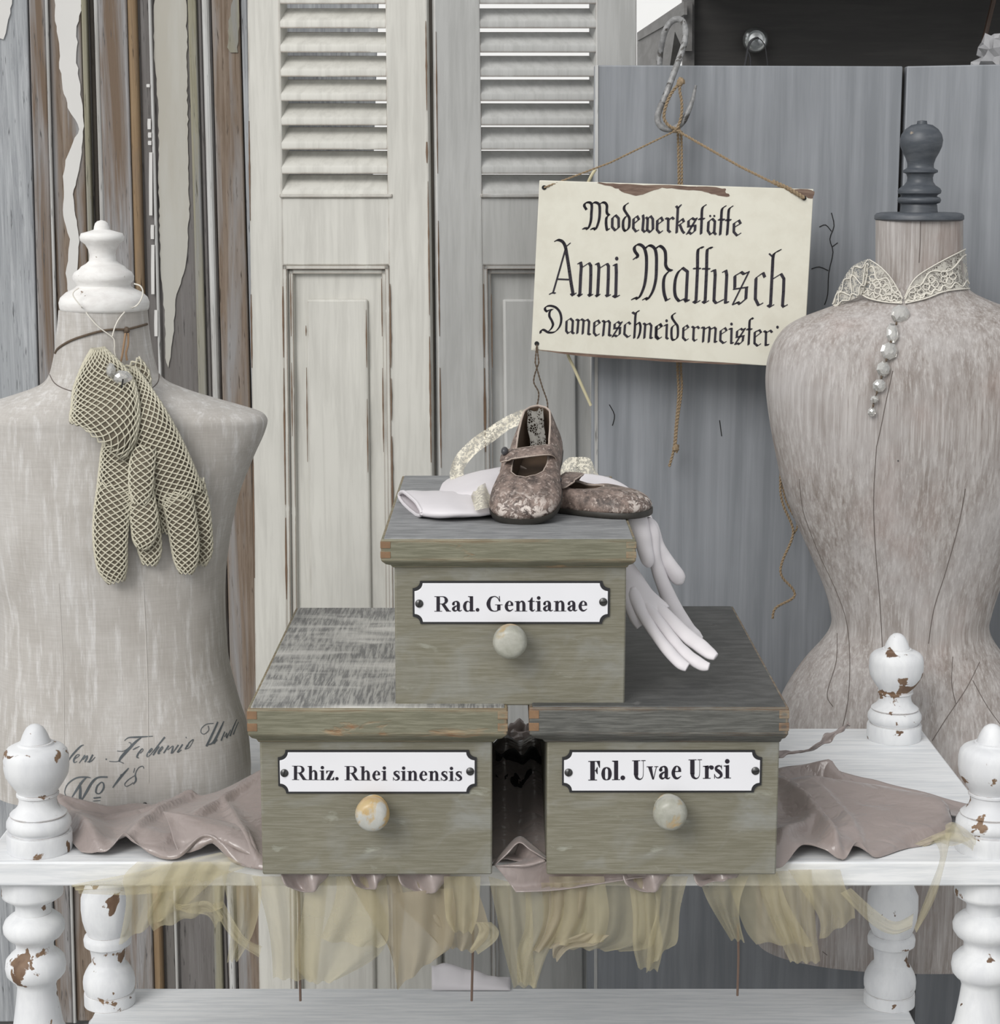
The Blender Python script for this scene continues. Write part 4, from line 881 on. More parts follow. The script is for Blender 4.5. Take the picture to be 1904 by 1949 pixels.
cr = thing('crystal_pendant', 'two cut glass beads on the cuff of the crochet gloves', 'pendant', on(treeL, 225, 715, .03))
for (x, y, rx, ry, mt) in ((232,720,21,16,'crystal'),(211,706,10,16,'crystal')):
    c = on(treeL, x, y, .044); s = S(c); m = MB(); rs = []
    for dy, k in ((.006, .4), (.002, .9), (0, 1), (-.005, .68), (-.007, .3)):
        rs.append([c + Vector((rx*s*k*math.cos(2*math.pi*(j+.3)/8), dy, ry*s*k*math.sin(2*math.pi*(j+.3)/8))) for j in range(8)])
    m.rings(rs, True, True, True); mesh_obj('bead', m, M[mt], cr, smooth=False)
m = MB(); m.tube([on(treeL, x, y, .053) for x, y in ((234,722),(233,730),(231,738))], .0011, 6); mesh_obj('pin', m, M['screw_slot'], cr)

# ================================================================ hanging sign
cs = [PY(1027,343,0.965), PY(1549,360,0.905), PY(1528,701,0.905), PY(1011,667,0.965)]
nS = (cs[1] - cs[0]).cross(cs[3] - cs[0]).normalized()
if nS.y > 0: nS = -nS
p0S = cs[0]
cs[2] = PP(1530,701,p0S,nS)
sign = thing('hanging_sign', 'cream painted wooden sign with black blackletter script hanging from twine', 'sign', (cs[0] + cs[1]) / 2)
m = MB(); m.hexa([cs[3], cs[2], cs[1], cs[0]], -nS * 0.012); mesh_obj('board', m, M['sign'], sign, bevel=0.0012)
def onS(px, py, off=0.0006): return PP(px, py, p0S + nS * off, nS)
def nib(m, pts, hx, hy, t, org, sc, curve=False, n=6):
    """flat-pen stroke: a slanted nib dragged along the points"""
    if curve: pts = cat([tuple(p) for p in pts], n)
    l = math.hypot(hx, hy); ux, uy = hx / l, hy / l; nx, ny = -uy * t, ux * t
    cor = [(hx+nx, hy+ny), (hx-nx, hy-ny), (-hx-nx, -hy-ny), (-hx+nx, -hy+ny)]
    for a, b in zip(pts, pts[1:]):
        pp_ = [(a[0]+c[0], a[1]+c[1]) for c in cor] + [(b[0]+c[0], b[1]+c[1]) for c in cor]
        pp_ = sorted(set(pp_)); h = []
        for seq in (pp_, pp_[::-1]):
            s0 = len(h)
            for q in seq:
                while len(h) - s0 >= 2 and (h[-1][0]-h[-2][0])*(q[1]-h[-2][1]) - (h[-1][1]-h[-2][1])*(q[0]-h[-2][0]) <= 0: h.pop()
                h.append(q)
            h.pop()
        if len(h) > 2: m.poly([onS(org[0] + x*sc, org[1] + y*sc) for x, y in h])
mt = MB()
def line(items, org, sc, hx, hy, t):
    for it in items:
        cv = it[0] == 'c'; nib(mt, it[1:] if it[0] in ('c', 'l') else it, hx, hy, t, org, sc, cv)
def dots(lst, org, sc, r):
    for x, y in lst: mt.poly([onS(org[0] + (x + r*math.cos(k*math.pi/4) )*sc, org[1] + (y + r*1.15*math.sin(k*math.pi/4))*sc) for k in range(8)])
o1, s1 = (1100, 370), 330 / 1904
line([('c',(95,165),(85,150),(72,125),(78,100),(100,88),(130,88),(150,105),(154,140),(150,200),(145,280),(128,345),(105,380),(92,370),(60,375)),
 ('c',(155,105),(180,88),(210,92),(236,115),(242,180),(235,270),(216,340),(193,385),(178,372),(148,380)), ('c',(240,108),(270,88),(302,94),(320,125),(318,180),(325,212),(345,228)), ('c',(342,228),(316,255),(311,320),(322,388),(342,380)),
 ('l',(415,228),(380,262),(378,358),(412,396),(450,362),(448,262),(415,228)), ('c',(548,100),(515,125),(510,165),(540,215),(566,260),(566,330),(558,370),(525,400),(500,370),(500,290),(525,245)),
 ('l',(613,268),(610,370),(640,408),(662,396)), ('l',(613,268),(652,238),(672,275),(616,322)), ('l',(716,228),(722,270),(712,390),(735,412),(758,390)), ('l',(752,252),(768,270),(762,390),(794,415),(826,380),(824,270),(800,238),(768,268)),
 ('l',(874,285),(870,388),(900,424),(924,405)), ('l',(874,285),(915,252),(934,288),(878,330)), ('l',(968,262),(994,268),(992,395),(1014,414)), ('l',(998,285),(1034,252),(1054,270)),
 ('l',(1082,130),(1100,150),(1086,420)), ('l',(1104,150),(1130,118)), ('l',(1100,312),(1150,268),(1166,300),(1112,336)), ('l',(1120,330),(1148,400),(1168,424)),
 ('l',(1216,292),(1216,345)), ('l',(1216,290),(1256,260),(1280,275),(1304,264)), ('l',(1210,352),(1292,342)), ('l',(1290,350),(1286,400),(1246,434),(1225,418),(1200,432)), ('l',(1304,264),(1206,430)),
 ('c',(1404,118),(1376,138),(1364,180),(1360,300),(1354,432)), ('l',(1332,270),(1388,268)), ('l',(1478,266),(1436,300),(1430,400),(1456,440),(1496,408)), ('l',(1478,266),(1506,296),(1498,420),(1516,438)),
 ('c',(1622,130),(1592,150),(1580,190),(1574,310),(1564,442)), ('l',(1550,276),(1608,278)), ('c',(1698,132),(1666,155),(1656,200),(1650,320),(1640,442)), ('l',(1628,281),(1678,282)),
 ('l',(1716,318),(1714,412),(1750,452),(1784,430)), ('l',(1716,318),(1770,284),(1788,320),(1728,356))], o1, s1, 12, -8, 4.5)
dots([(1455,237),(1500,237)], o1, s1, 12)
o2, s2 = (1030, 440), 250 / 1904
line([('c',(210,140),(250,126),(310,150),(350,215),(372,330),(400,500),(438,760),(465,912)), ('l',(440,905),(465,930),(495,905)), ('l',(545,465),(575,455),(585,510),(575,640),(562,930)), ('l',(540,920),(562,940),(585,920)),
 ('l',(700,465),(722,500),(722,640),(712,935),(738,925)), ('l',(690,915),(712,938)), ('l',(800,475),(828,470),(840,520),(832,700),(820,935)), ('l',(800,925),(820,942),(842,922)), ('l',(960,475),(978,505),(975,700),(965,940),(995,930)), ('l',(945,922),(965,942)),
 ('l',(1058,490),(1088,482),(1092,600),(1084,945)), ('l',(1050,935),(1085,955),(1125,938)),
 ('c',(1395,385),(1400,345),(1362,290),(1354,235),(1390,196),(1440,196),(1490,235),(1518,310),(1530,410),(1525,600),(1500,780),(1445,925),(1398,980),(1378,965),(1325,985)), ('l',(1400,360),(1350,402)),
 ('c',(1515,250),(1550,212),(1600,212),(1650,255),(1672,350),(1674,500),(1664,700),(1620,870),(1548,985),(1525,970),(1485,988)), ('c',(1670,250),(1710,215),(1760,235),(1800,295),(1808,400),(1808,490),(1840,550),(1895,572)),
 ('c',(1855,580),(1795,650),(1775,760),(1785,900),(1818,1005)), ('l',(1818,1005),(1856,985))], o2, s2, 19, -12, 6)
line([('l',(355,260),(270,560),(178,880)), ('l',(235,695),(410,702)), ('l',(375,215),(420,175)), ('l',(605,520),(695,460)), ('l',(860,530),(955,470)), ('l',(125,912),(165,892),(205,898))], o2, s2, 10, -7, 6)
dots([(1098,397)], o2, s2, 26)
o3, s3 = (1260, 450), 250 / 1904
line([('c',(305,460),(240,515),(198,620),(185,760),(200,870),(248,935)), ('l',(300,455),(372,510),(362,700),(352,930),(388,930)), ('l',(332,915),(355,945)),
 ('c',(595,160),(555,168),(522,220),(516,500),(495,940)), ('l',(462,942),(495,962),(540,938)), ('c',(725,165),(684,172),(656,220),(648,500),(628,940)), ('l',(597,942),(628,962),(665,940)),
 ('l',(728,500),(768,488),(774,560),(764,750),(756,930),(785,965)), ('l',(892,512),(930,495),(942,560),(930,800),(922,960),(958,955)), ('l',(1060,575),(1058,745)), ('l',(1150,515),(1190,545),(1225,530)), ('l',(1228,745),(1218,905),(1130,980),(1105,955),(1075,965)),
 ('l',(1366,608),(1360,760),(1356,905),(1400,995)), ('l',(1440,545),(1470,530),(1492,588)), ('c',(1718,198),(1652,232),(1616,285),(1602,500),(1576,1000)), ('l',(1540,998),(1575,1020),(1612,998)), ('l',(1730,545),(1770,612),(1764,800),(1750,1000),(1768,1020),(1808,998))], o3, s3, 19, -12, 6)
line([('l',(250,940),(330,902)), ('l',(460,465),(560,465)), ('l',(590,468),(695,470)), ('l',(785,970),(890,918)), ('l',(1060,570),(1165,512)), ('l',(1200,545),(1265,510)), ('l',(1040,765),(1245,735)), ('l',(1110,955),(1030,988)), ('l',(1262,515),(1028,985)), ('l',(1400,1000),(1462,968)), ('l',(1366,600),(1465,528)), ('l',(1560,252),(1600,290)), ('l',(1620,610),(1730,542))], o3, s3, 10, -7, 6)
o4, s4 = (1015, 570), 250 / 1904
line([('c',(205,175),(178,155),(172,125),(198,98),(260,92),(335,120),(390,190),(408,290),(385,390),(315,468),(225,478),(155,440),(115,448),(108,485)), ('c',(280,145),(243,175),(236,240),(272,310),(288,365),(265,420),(230,455)), ('l',(195,168),(260,148)),
 ('l',(540,275),(484,312),(480,455),(506,490),(552,460)), ('l',(540,275),(576,312),(566,478),(590,492)), ('l',(626,290),(656,300),(640,490)), ('l',(662,312),(700,285),(732,305),(718,498)), ('l',(745,312),(788,290),(812,322),(800,498),(825,508)),
 ('l',(888,330),(882,485),(915,525),(952,505)), ('l',(888,330),(942,302),(966,342),(890,398)), ('l',(1008,308),(1034,322),(1014,525)), ('l',(1042,332),(1088,308),(1112,335),(1100,515),(1128,525)),
 ('l',(1182,360),(1180,405)), ('l',(1182,355),(1230,322),(1256,345),(1284,328)), ('l',(1172,420),(1266,410)), ('l',(1260,418),(1256,500),(1210,536),(1190,520),(1152,538)), ('l',(1284,330),(1152,538)),
 ('l',(1332,368),(1322,500),(1370,545),(1402,528)), ('l',(1332,365),(1384,328),(1408,355)), ('c',(1532,168),(1496,188),(1482,250),(1476,400),(1466,558)), ('l',(1442,186),(1476,208)), ('c',(1492,370),(1534,335),(1556,385),(1548,480),(1520,560)),
 ('l',(1602,346),(1626,362),(1612,560)), ('l',(1632,372),(1688,346),(1714,378),(1700,555),(1725,560)), ('l',(1792,390),(1786,526),(1820,570),(1854,550)), ('l',(1792,390),(1844,352),(1868,392),(1798,440))], o4, s4, 14, -10, 5)
o5, s5 = (1240, 580), 250 / 1904
line([('l',(192,300),(226,288),(218,478),(240,494)), ('c',(344,126),(306,150),(304,195),(350,265),(382,320),(380,465),(325,510),(296,478),(296,340),(330,298)), ('l',(68,315),(64,470),(100,500),(132,480)), ('l',(68,315),(120,282),(148,318),(72,372)),
 ('l',(466,330),(460,478),(500,518),(528,500)), ('l',(466,330),(514,298),(538,332),(468,380)), ('l',(592,316),(616,332),(608,500),(630,524),(654,508)), ('l',(622,342),(668,316),(692,342)),
 ('l',(732,330),(764,332),(750,538)), ('l',(772,352),(834,322),(850,342),(832,542)), ('l',(856,356),(914,328),(934,348),(920,538),(944,538)), ('l',(1006,380),(1000,518),(1045,556),(1078,540)), ('l',(1006,376),(1068,334),(1092,376),(1008,430)),
 ('l',(1132,350),(1164,346),(1158,556),(1184,555)), ('l',(1244,386),(1240,455)), ('l',(1244,382),(1300,346),(1320,364),(1358,346)), ('l',(1232,470),(1342,452)), ('l',(1334,458),(1324,528),(1275,572),(1258,560),(1218,570)), ('l',(1356,348),(1218,568)),
 ('c',(1474,204),(1452,198),(1426,240),(1420,400),(1410,578)), ('l',(1386,356),(1454,356)), ('l',(1500,400),(1496,558),(1540,596),(1578,572)), ('l',(1500,396),(1568,366),(1592,402),(1506,470)), ('l',(1636,382),(1664,396),(1658,586),(1698,580)), ('l',(1672,402),(1724,372),(1750,398))], o5, s5, 14, -10, 5)
dots([(222,232),(1163,280),(1830,325)], o5, s5, 20)
mesh_obj('lettering', mt, M['ink'], sign, smooth=False)
rnd = random.Random(2)
def ragged(pts, n=4, j=2.0):
    m = MB()
    P = cat([tuple(p) for p in pts] + [tuple(pts[0])], n)[:-1]; m.poly([onS(x + rnd.uniform(-j, j), y + rnd.uniform(-j*.5, j*.5), 0.0004) for x, y in P]); mesh_obj('bare_wood_patch', m, M['bare'], sign, smooth=False)
ragged([(1135,347),(1180,350),(1240,352),(1310,354),(1375,358),(1380,364),(1388,374),(1360,370),(1335,364),(1300,361),(1260,358),(1230,368),(1212,372),(1190,366),(1172,358),(1150,352)])
ragged([(1500,360),(1546,362),(1546,378),(1530,372)]); ragged([(1012,664),(1100,672),(1200,680),(1310,687),(1400,691),(1400,694),(1300,690),(1200,684),(1100,677)], 3, 1)
for (x, y) in ((1036,357),(1531,377),(1022,654)):
    m = MB(); m.poly([onS(x + 4.5*math.cos(k*math.pi/7), y + 4.5*math.sin(k*math.pi/7), 0.0009) for k in range(14)]); mesh_obj('nail_hole', m, M['screw_slot'], sign, smooth=False)

# ---- hook and twine
def rope(m, P, r, tw=0.006):
    """two strands twisted round the path"""
    P = [Vector(p) for p in P]; D = [0.0]
    for a, b in zip(P, P[1:]): D.append(D[-1] + (b - a).length)
    n = max(8, int(D[-1] / 0.0022)); Q = []
    for j in range(n + 1):
        d = D[-1] * j / n; i = 0
        while i < len(D) - 2 and D[i+1] < d: i += 1
        Q.append((P[i].lerp(P[i+1], (d - D[i]) / max(1e-9, D[i+1] - D[i])), (P[min(i+1, len(P)-1)] - P[i]).normalized(), d))
    for s in (0, math.pi):
        L = []
        for c, t, d in Q:
            a = t.cross(Vector((0.1, -1, 0.2))); a = a.normalized() if a.length > 1e-5 else Vector((1, 0, 0)); b = t.cross(a)
            an = d / tw * 2 * math.pi * .5 + s; L.append(c + (a * math.cos(an) + b * math.sin(an)) * r * 0.55)
        m.tube(L, r * 0.62, 6)
YH = 0.975
hk = cat([(1255,124,1.062),(1258,95,1.062),(1266,60,1.05),(1280,40,1.045),(1297,38,1.035),(1305,55,1.02),(1303,82,1.005),(1292,115,.995),(1281,145,.985),(1268,180,YH),(1256,208,YH),(1252,228,YH),(1260,242,YH),(1275,246,YH),(1292,240,YH),(1306,222,YH-.004),(1318,192,YH-.006),(1325,162,YH-.008)], 5)
m = MB(); n = len(hk); m.tube([PY(x, y, Y) for x, y, Y in hk], [0.0052 if i < n - 12 else 0.0052 - 0.0036 * (i - (n - 12)) / 12 for i in range(n)], 12)
tag(mesh_obj('s_hook', m, M['hook']), 'worn grey iron S-hook hanging over the top of the steel panel', 'hook')
tw = thing('jute_twine', 'brown jute twine knotted on the iron hook and carrying the cream sign', 'twine', PY(1290, 245, YH))
m = MB(); kn = PY(1288, 248, YH - .006)
h1, h2 = onS(1036, 357, .002), onS(1531, 377, .003)
rope(m, [kn, kn.lerp(h1, .5) + Vector((0, 0, -.006)), h1], .0016); mesh_obj('sign_line', m, M['twine'], tw)
m = MB(); rope(m, [kn, kn.lerp(h2, .5) + Vector((0, 0, -.004)), h2], .0022); rope(m, [kn.lerp(h2, .76), kn.lerp(h2, .88) + Vector((0, -.002, .002)), h2 + Vector((0, -.002, 0))], .0034); mesh_obj('sign_line', m, M['twine'], tw)
m = MB(); rope(m, [PY(x, y, YH - .010) for x, y in cat([(1287,246),(1272,238),(1264,222),(1270,195),(1282,172),(1295,158)], 4)], .0026); rope(m, [PY(x, y, YH - .010) for x, y in cat([(1289,246),(1297,222),(1298,195),(1294,172),(1296,158)], 4)], .0024); mesh_obj('loop', m, M['twine'], tw)
m = MB(); m.ball(PY(1296, 156, YH - .010), .0068, 12, 8, (1, .8, 1), .7); m.ball(kn, .006, 12, 8, (1.3, .8, .8), .6, 4); mesh_obj('knot', m, M['twine'], tw)
m = MB(); rope(m, [PY(x, y, 0.992) for x, y in cat([(1291,250),(1292,300),(1293,400),(1292,560),(1290,690),(1292,750),(1287,810),(1283,855),(1274,888)], 4)], .0024)
rope(m, [PY(x, y, 0.992) for x, y in cat([(1297,250),(1298,300),(1298,400),(1298,560),(1296,690),(1298,740),(1290,800),(1286,850)], 4)], .0022); m.ball(PY(1287, 853, .991), .0058, 10, 8, (1, 1, 1.2), .6, 2); mesh_obj('tail', m, M['twine'], tw)
m = MB(); rope(m, [onS(1022, 656, .002)] + [PY(x, y, 0.955) for x, y in cat([(1026,690),(1016,725),(1026,750),(1018,790)], 5)], .0013); rope(m, [onS(1022, 656, .002)] + [PY(x, y, 0.953) for x, y in cat([(1019,690),(1032,735),(1042,765),(1042,790)], 5)], .0013)
tag(mesh_obj('thin_twine', m, M['twine_dark']), 'thin brown twine hanging from the lower left hole of the sign', 'twine')
m = MB(); rope(m, [PY(x, y, 0.93) for x, y in cat([(1503,690),(1494,800),(1486,912),(1490,957),(1508,1000),(1508,1025),(1489,1070),(1488,1096),(1510,1122),(1510,1138),(1477,1157),(1471,1177)], 6)], .0022); rope(m, [PY(x, y, 0.933) for x, y in cat([(1488,915),(1497,955),(1518,996),(1512,1015)], 4)], .0018)
tag(mesh_obj('dangling_twine', m, M['twine']), 'curling jute twine dangling beside the waist of the brown dress form', 'twine')
m = MB(); m.tube([PY(x, y, 0.985) for x, y in cat([(1134,322),(1118,352),(1085,450),(1072,560),(1078,660),(1095,705),(1125,772)], 6)], .0026, 8)
tag(mesh_obj('cream_cord', m, M['cord_cream']), 'cream cord running behind the hanging sign against the shaded shutter', 'cord')

# ================================================================ shoes
def make_shoe(label, L=0.205, Wd=0.086, hz=0.060, strap='over'):
    root = thing('baby_shoe', label, 'shoe', (0, 0, 0), 'pair of old leather baby shoes')
    wt = [(0, 0), (.01, .26), (.03, .44), (.07, .60), (.14, .70), (.25, .74), (.38, .74), (.52, .83), (.66, .96), (.78, 1.0), (.87, .95), (.93, .82), (.97, .60), (.99, .36), (1, 0)]
    N = 40
    qs = [(1 - math.cos(math.pi * i / N)) / 2 for i in range(N + 1)]
    loop = [(q, 1) for q in qs] + [(q, -1) for q in qs[-2:0:-1]]
    def sole(q, s, k=1.0): return (q * L, s * lerp_table(wt, q) * Wd / 2 * k)
    rimw = [(0, 0), (.03, .30), (.10, .50), (.25, .58), (.5, .62), (.72, .68), (.88, .60), (.96, .36), (1, 0)]
    R0, R1 = 0.015, 0.71
    rimz = [(0, hz), (.12, hz * .98), (.3, hz * .84), (.5, hz * .62), (.75, hz * .50), (1, hz * .53)]
    TS = 0.007; rings = []; nv = 11
    for j in range(nv + 1):
        v = j / nv; ring = []
        for q, s in loop:
            sx, sy = sole(q, s); rx = (R0 + (R1 - R0) * q) * L; ry = s * lerp_table(rimw, q) * Wd / 2 * .78; rz = lerp_table(rimz, q)
            bul = 0.006 + 0.004 * q; ox = (q - .5) * 0.012; c1 = Vector((sx + ox * (1.2 if q > .5 else .3), sy * 1.07, TS + (rz - TS) * (.42 + .33 * q)))
            a, b = Vector((sx, sy, TS)), Vector((rx, ry, rz)); c2 = a.lerp(b, .66) + Vector((0, 0, .010 * q + .002)); c2.z = min(c2.z, rz + .006)
            p = a * (1-v)**3 + c1 * 3*v*(1-v)**2 + c2 * 3*v*v*(1-v) + b * v**3
            k = noise.noise(p * 60 + Vector((3, 1, 7))) * .0012 + noise.noise(p * 25) * .0016
            if 0 < j: p = p + Vector((0, k * .8, k))
            ring.append(p)
        rings.append(ring)
    m = MB(); m.rings(rings); up = mesh_obj('upper', m, M['shoe'], root, solid=.0022, ang=180)
    m = MB(); rs = []
    for z, k in ((0, .97), (.001, 1.03), (.0055, 1.05), (.0078, 1.03)): rs.append([Vector((q * L + (q - .5) * .006 * k, s * lerp_table(wt, q) * Wd / 2 * k, z)) for q, s in loop])
    m.rings(rs, True, True, True); mesh_obj('sole', m, M['sole'], root, ang=60)
    m = MB(); m.poly([Vector((q * L * .97 + .003, s * lerp_table(wt, q) * Wd / 2 * .93, .0088)) for q, s in loop]); mesh_obj('insole', m, M['lining'], root, smooth=False)
    m = MB(); rs = []
    for t in (0, .5, 1):
        rs.append([r * (1 - t) + Vector((r.x * .98 + .002, r.y * .9, .012)) * t for r in [Vector((p.x * .985 + .0016, p.y * .93, p.z - .001)) for p in rings[-1]]])
    m.rings(rs); mesh_obj('lining', m, M['lining'], root, ang=180)
    m = MB(); m.tube(rings[-1] + [rings[-1][0]], .0013, 8); mesh_obj('piping', m, M['piping'], root)
    m = MB(); m.tube([p + (Vector((0, 0, -.003)) if True else 0) + Vector((0, math.copysign(.0012, p.y), 0)) for p in rings[-1]], .0005, 5); mesh_obj('stitching', m, M['sole'], root)
    # instep strap with a round button
    if strap:
        sx = .47 * L; m = MB(); rows = []
        pts = cat([(sx - .014, .0315, .024), (sx - .012, .0315, .034), (sx - .004, .025, .0425), (sx + .004, .008, .0455), (sx + .006, -.014, .0435), (sx + .002, -.030, .0385), (sx - .003, -.038, .0335)], 5)
        for i, p in enumerate(pts):
            k = i / (len(pts) - 1); hw = .0115 + .0015 * math.sin(k * 3.1) + (.003 if k > .75 else 0)
            if k > .93: hw *= math.sqrt(max(.05, 1 - ((k - .93) / .075) ** 2))
            rows.append([Vector((p[0] + hw * u, p[1], p[2] - abs(u) ** 2 * .0008)) for u in (-1, -.5, 0, .5, 1)])
        m.grid(rows); so = mesh_obj('strap', m, M['shoe'], root, solid=.0024, ang=180)
        m = MB(); m.tube([r[0] + Vector((0, 0, .0006)) for r in rows] + [r[-1] + Vector((0, 0, .0006)) for r in rows[::-1]], .0008, 6); mesh_obj('strap_edge', m, M['piping'], so)
        m = MB(); c = Vector((sx - .001, -.0325, .0425)); m.ball(c, .0065, 16, 10, (1, .72, .85)); mesh_obj('button', m, M['button'], root)
    return root
s1_ = make_shoe('scuffed baby shoe facing forward, buttoned strap and lace ribbon, heel raised')
s2_ = make_shoe('scuffed baby shoe lying behind the front one, its toe over the right lid edge', strap='over')
zt = ZTT + 0.0012
toe1 = PZ(992, 998, zt)
def place(o, toe, yaw, pitch, roll, L=0.205):
    R = Matrix.Rotation(yaw, 4, 'Z') @ Matrix.Rotation(pitch, 4, 'Y') @ Matrix.Rotation(roll, 4, 'X')
    tip = R @ Vector((L, 0, 0)); m_ = Matrix.Translation(Vector(toe) - tip) @ R; o.matrix_world = m_; return m_
MS = place(s1_, toe1 + Vector((0, 0, .0)), math.radians(-90 - 9), math.radians(20.5), math.radians(2))
toe2 = PZ(1232, 982, zt); 
place(s2_, toe2, math.radians(-27), 0, 0)
s2_.location.z = zt

# ================================================================ lace ribbon
def ribbon(m, P, hw, nrm=Vector((0, -1, 0)), rows=4, wav=0.0, twist=0.0):
    P = [Vector(p) for p in P]; g = []
    for i, p in enumerate(P):
        d = (P[min(i+1, len(P)-1)] - P[max(i-1, 0)]).normalized(); side = d.cross(nrm); side = side.normalized() if side.length > 1e-4 else Vector((1, 0, 0))
        h = hw[i] if isinstance(hw, list) else hw; up2 = side.cross(d)
        sd2 = side * math.cos(twist * i) + up2 * math.sin(twist * i)
        g.append([p + sd2 * h * (2 * k / rows - 1) * (1 + (wav * math.sin(i * 1.7) if k in (0, rows) else 0)) + up2 * .003 * math.sin(k * 2 + i * .35) for k in range(rows + 1)])
    m.grid(g)
lr = thing('lace_ribbon', 'cream lace ribbon trailing out of the front shoe across the white gloves', 'ribbon', PZ(950, 950, zt))
ys = PZ(1020, 930, zt).y
m = MB(); ribbon(m, [PY(x, y, Y) for x, y, Y in cat([(1030,792,ys+.012),(1012,790,ys+.004),(998,793,ys),(962,808,ys-.006),(930,830,ys-.008),(900,852,ys-.010),(878,876,ys-.014),(869,902,ys-.030),(876,925,ys-.05),(888,943,ys-.08),(903,952,ys-.1)], 8)], .0095, Vector((.3, -.8, .5)), 4, 0)
mesh_obj('lace_band', m, M['lace'], lr, ang=180)
m = MB(); strip_between(m, [(897,945),(905,930),(930,915),(950,896),(965,880)], [(905,972),(920,968),(945,962),(962,945),(975,925)], lambda x, y, t: PZ(x, y, zt + .026 - .008 * t + .004 * math.sin(x * .2)), 6, 5); mesh_obj('lace_fold', m, M['lace'], lr, ang=180)
m = MB(); strip_between(m, [(1060,905),(1078,874),(1100,870),(1122,872),(1132,890),(1140,905)], [(1068,930),(1085,918),(1105,915),(1125,918),(1140,925),(1165,940)], lambda x, y, t: PY(x, y, ys + .075 - .02 * t), 6, 5); mesh_obj('lace_fold', m, M['lace'], lr, ang=180)
m = MB(); ribbon(m, [MS @ Vector(p) for p in cat([(.012,-.003,.0575),(.017,-.0025,.056),(.024,-.002,.051),(.032,-.001,.042),(.042,.002,.032),(.056,.003,.022)], 6)], .0105, (MS.to_3x3() @ Vector((.6, 0, .8))), 4, 0); mesh_obj('lace_tongue', m, M['lace_dark'], lr, ang=180)

# ================================================================ white kid gloves
def soft_tube(m, pts, n=16, flat=.45, up=Vector((0, 0, 1)), wob=.0012, cap=True):
    """pts: (Vector, halfwidth, thickness)"""
    rs = []
    for i, (c, h, th) in enumerate(pts):
        d = (pts[min(i+1, len(pts)-1)][0] - pts[max(i-1, 0)][0]).normalized(); side = d.cross(up); side = side.normalized() if side.length > 1e-3 else Vector((1, 0, 0)); nn = side.cross(d)
        r = []
        for k in range(n):
            t = 2*math.pi*k/n; p = c + side * h * math.cos(t) + nn * th * math.sin(t); p = p + nn * wob * noise.noise(p * 70); r.append(p)
        rs.append(r)
    m.rings(rs, True, cap, cap)
def path(pts, fn, n=6):
    """pts: (px, py, place-param, halfwidth px, thickness m)"""
    out = []
    for x, y, q, h, th in cat(pts, n):
        p = fn(x, y, q); out.append((p, h * S(p), th))
    return out
Zp = lambda x, y, q: PZ(x, y, zt + q)
Yp = lambda x, y, q: PY(x, y, q)
XR3 = ext3[1]
g1 = thing('kid_glove', 'white kid glove with rolled cuff at left, lying under the shoes on the top box', 'glove', PZ(850, 965, zt), 'white kid gloves')
def flat_tube(m, ed, n=20, cap=False):
    """a flattened cloth tube from (far edge px, near edge px, middle height, half thickness)"""
    rs = []
    for ax, ay, bx, by, zc, th in cat(ed, 5):
        A, B = PZ(ax, ay, zt + zc), PZ(bx, by, zt + zc); c = (A + B) / 2; h = (B - A) / 2; r = []
        for k in range(n):
            t = 2 * math.pi * k / n; p = c + h * math.cos(t) + Vector((0, 0, th * math.sin(t))); p = p + Vector((0, .3, 1)) * .0022 * noise.noise(p * 38); p.z = max(p.z, zt + .0006); r.append(p)
        rs.append(r)
    m.rings(rs, True, cap, True); return rs
m = MB(); rs_ = flat_tube(m, [(760,941,803,976,.009,.009),(800,939,832,980,.0095,.0095),(850,937,872,981,.009,.009),(900,930,915,978,.009,.008),(955,925,955,976,.008,.006)]); mesh_obj('cuff', m, M['kid'], g1, solid=.0014, ang=180)
m = MB(); m.tube(rs_[0] + [rs_[0][0]], .0024, 8); mesh_obj('rolled_hem', m, M['kid'], g1)
m = MB(); m.poly(rs_[3]); mesh_obj('cuff_lining', m, M['kid_in'], g1, smooth=False)
ZL2 = Z2 + .0012
yA = .10
# the hand end hangs down at the right of the top box and its fingers rest on the dark lid
XH = lambda x, y, q: PY(x, y, q)
m = MB(); soft_tube(m, path([(1188,1078,.150,20,.008),(1202,1108,.140,27,.009),(1216,1138,.125,34,.009),(1232,1162,.112,40,.008),(1244,1176,.105,40,.005)], XH), 18, up=Vector((.3, -1, .3))); mesh_obj('palm', m, M['kid'], g1, ang=180)
for pts in ([(1205,1118,.126,5,.003),(1209,1134,.121,14,.006),(1224,1170,.100,12,.0055),(1248,1206,.074,11,.0055),(1272,1238,.049,12,.0055),(1295,1262,.031,12,.0045),(1309,1270,.026,9,.003)],
            [(1226,1146,.114,3,.002),(1237,1161,.107,10,.005),(1262,1192,.087,11,.0055),(1288,1226,.063,12,.0055),(1312,1250,.044,13,.0055),(1335,1265,.034,12,.0045),(1350,1269,.030,8,.003)],
            [(1236,1136,.122,3,.002),(1248,1150,.117,10,.005),(1276,1178,.099,13,.0055),(1306,1208,.077,15,.0055),(1334,1230,.058,15,.0055),(1352,1244,.046,13,.0045),(1363,1250,.041,8,.003)]):
    m = MB(); P_ = path(pts, XH)
    P_ = [(Vector((p.x, p.y, max(p.z, ZL2 + th))), h, th) for p, h, th in P_]
    soft_tube(m, P_, 14, up=Vector((.2, -1, .6))); mesh_obj('finger', m, M['kid'], g1, ang=180)
g2 = thing('kid_glove', 'white kid glove behind the first, its mauve-shaded fingers hanging off the right edge', 'glove', PZ(900, 925, zt), 'white kid gloves')
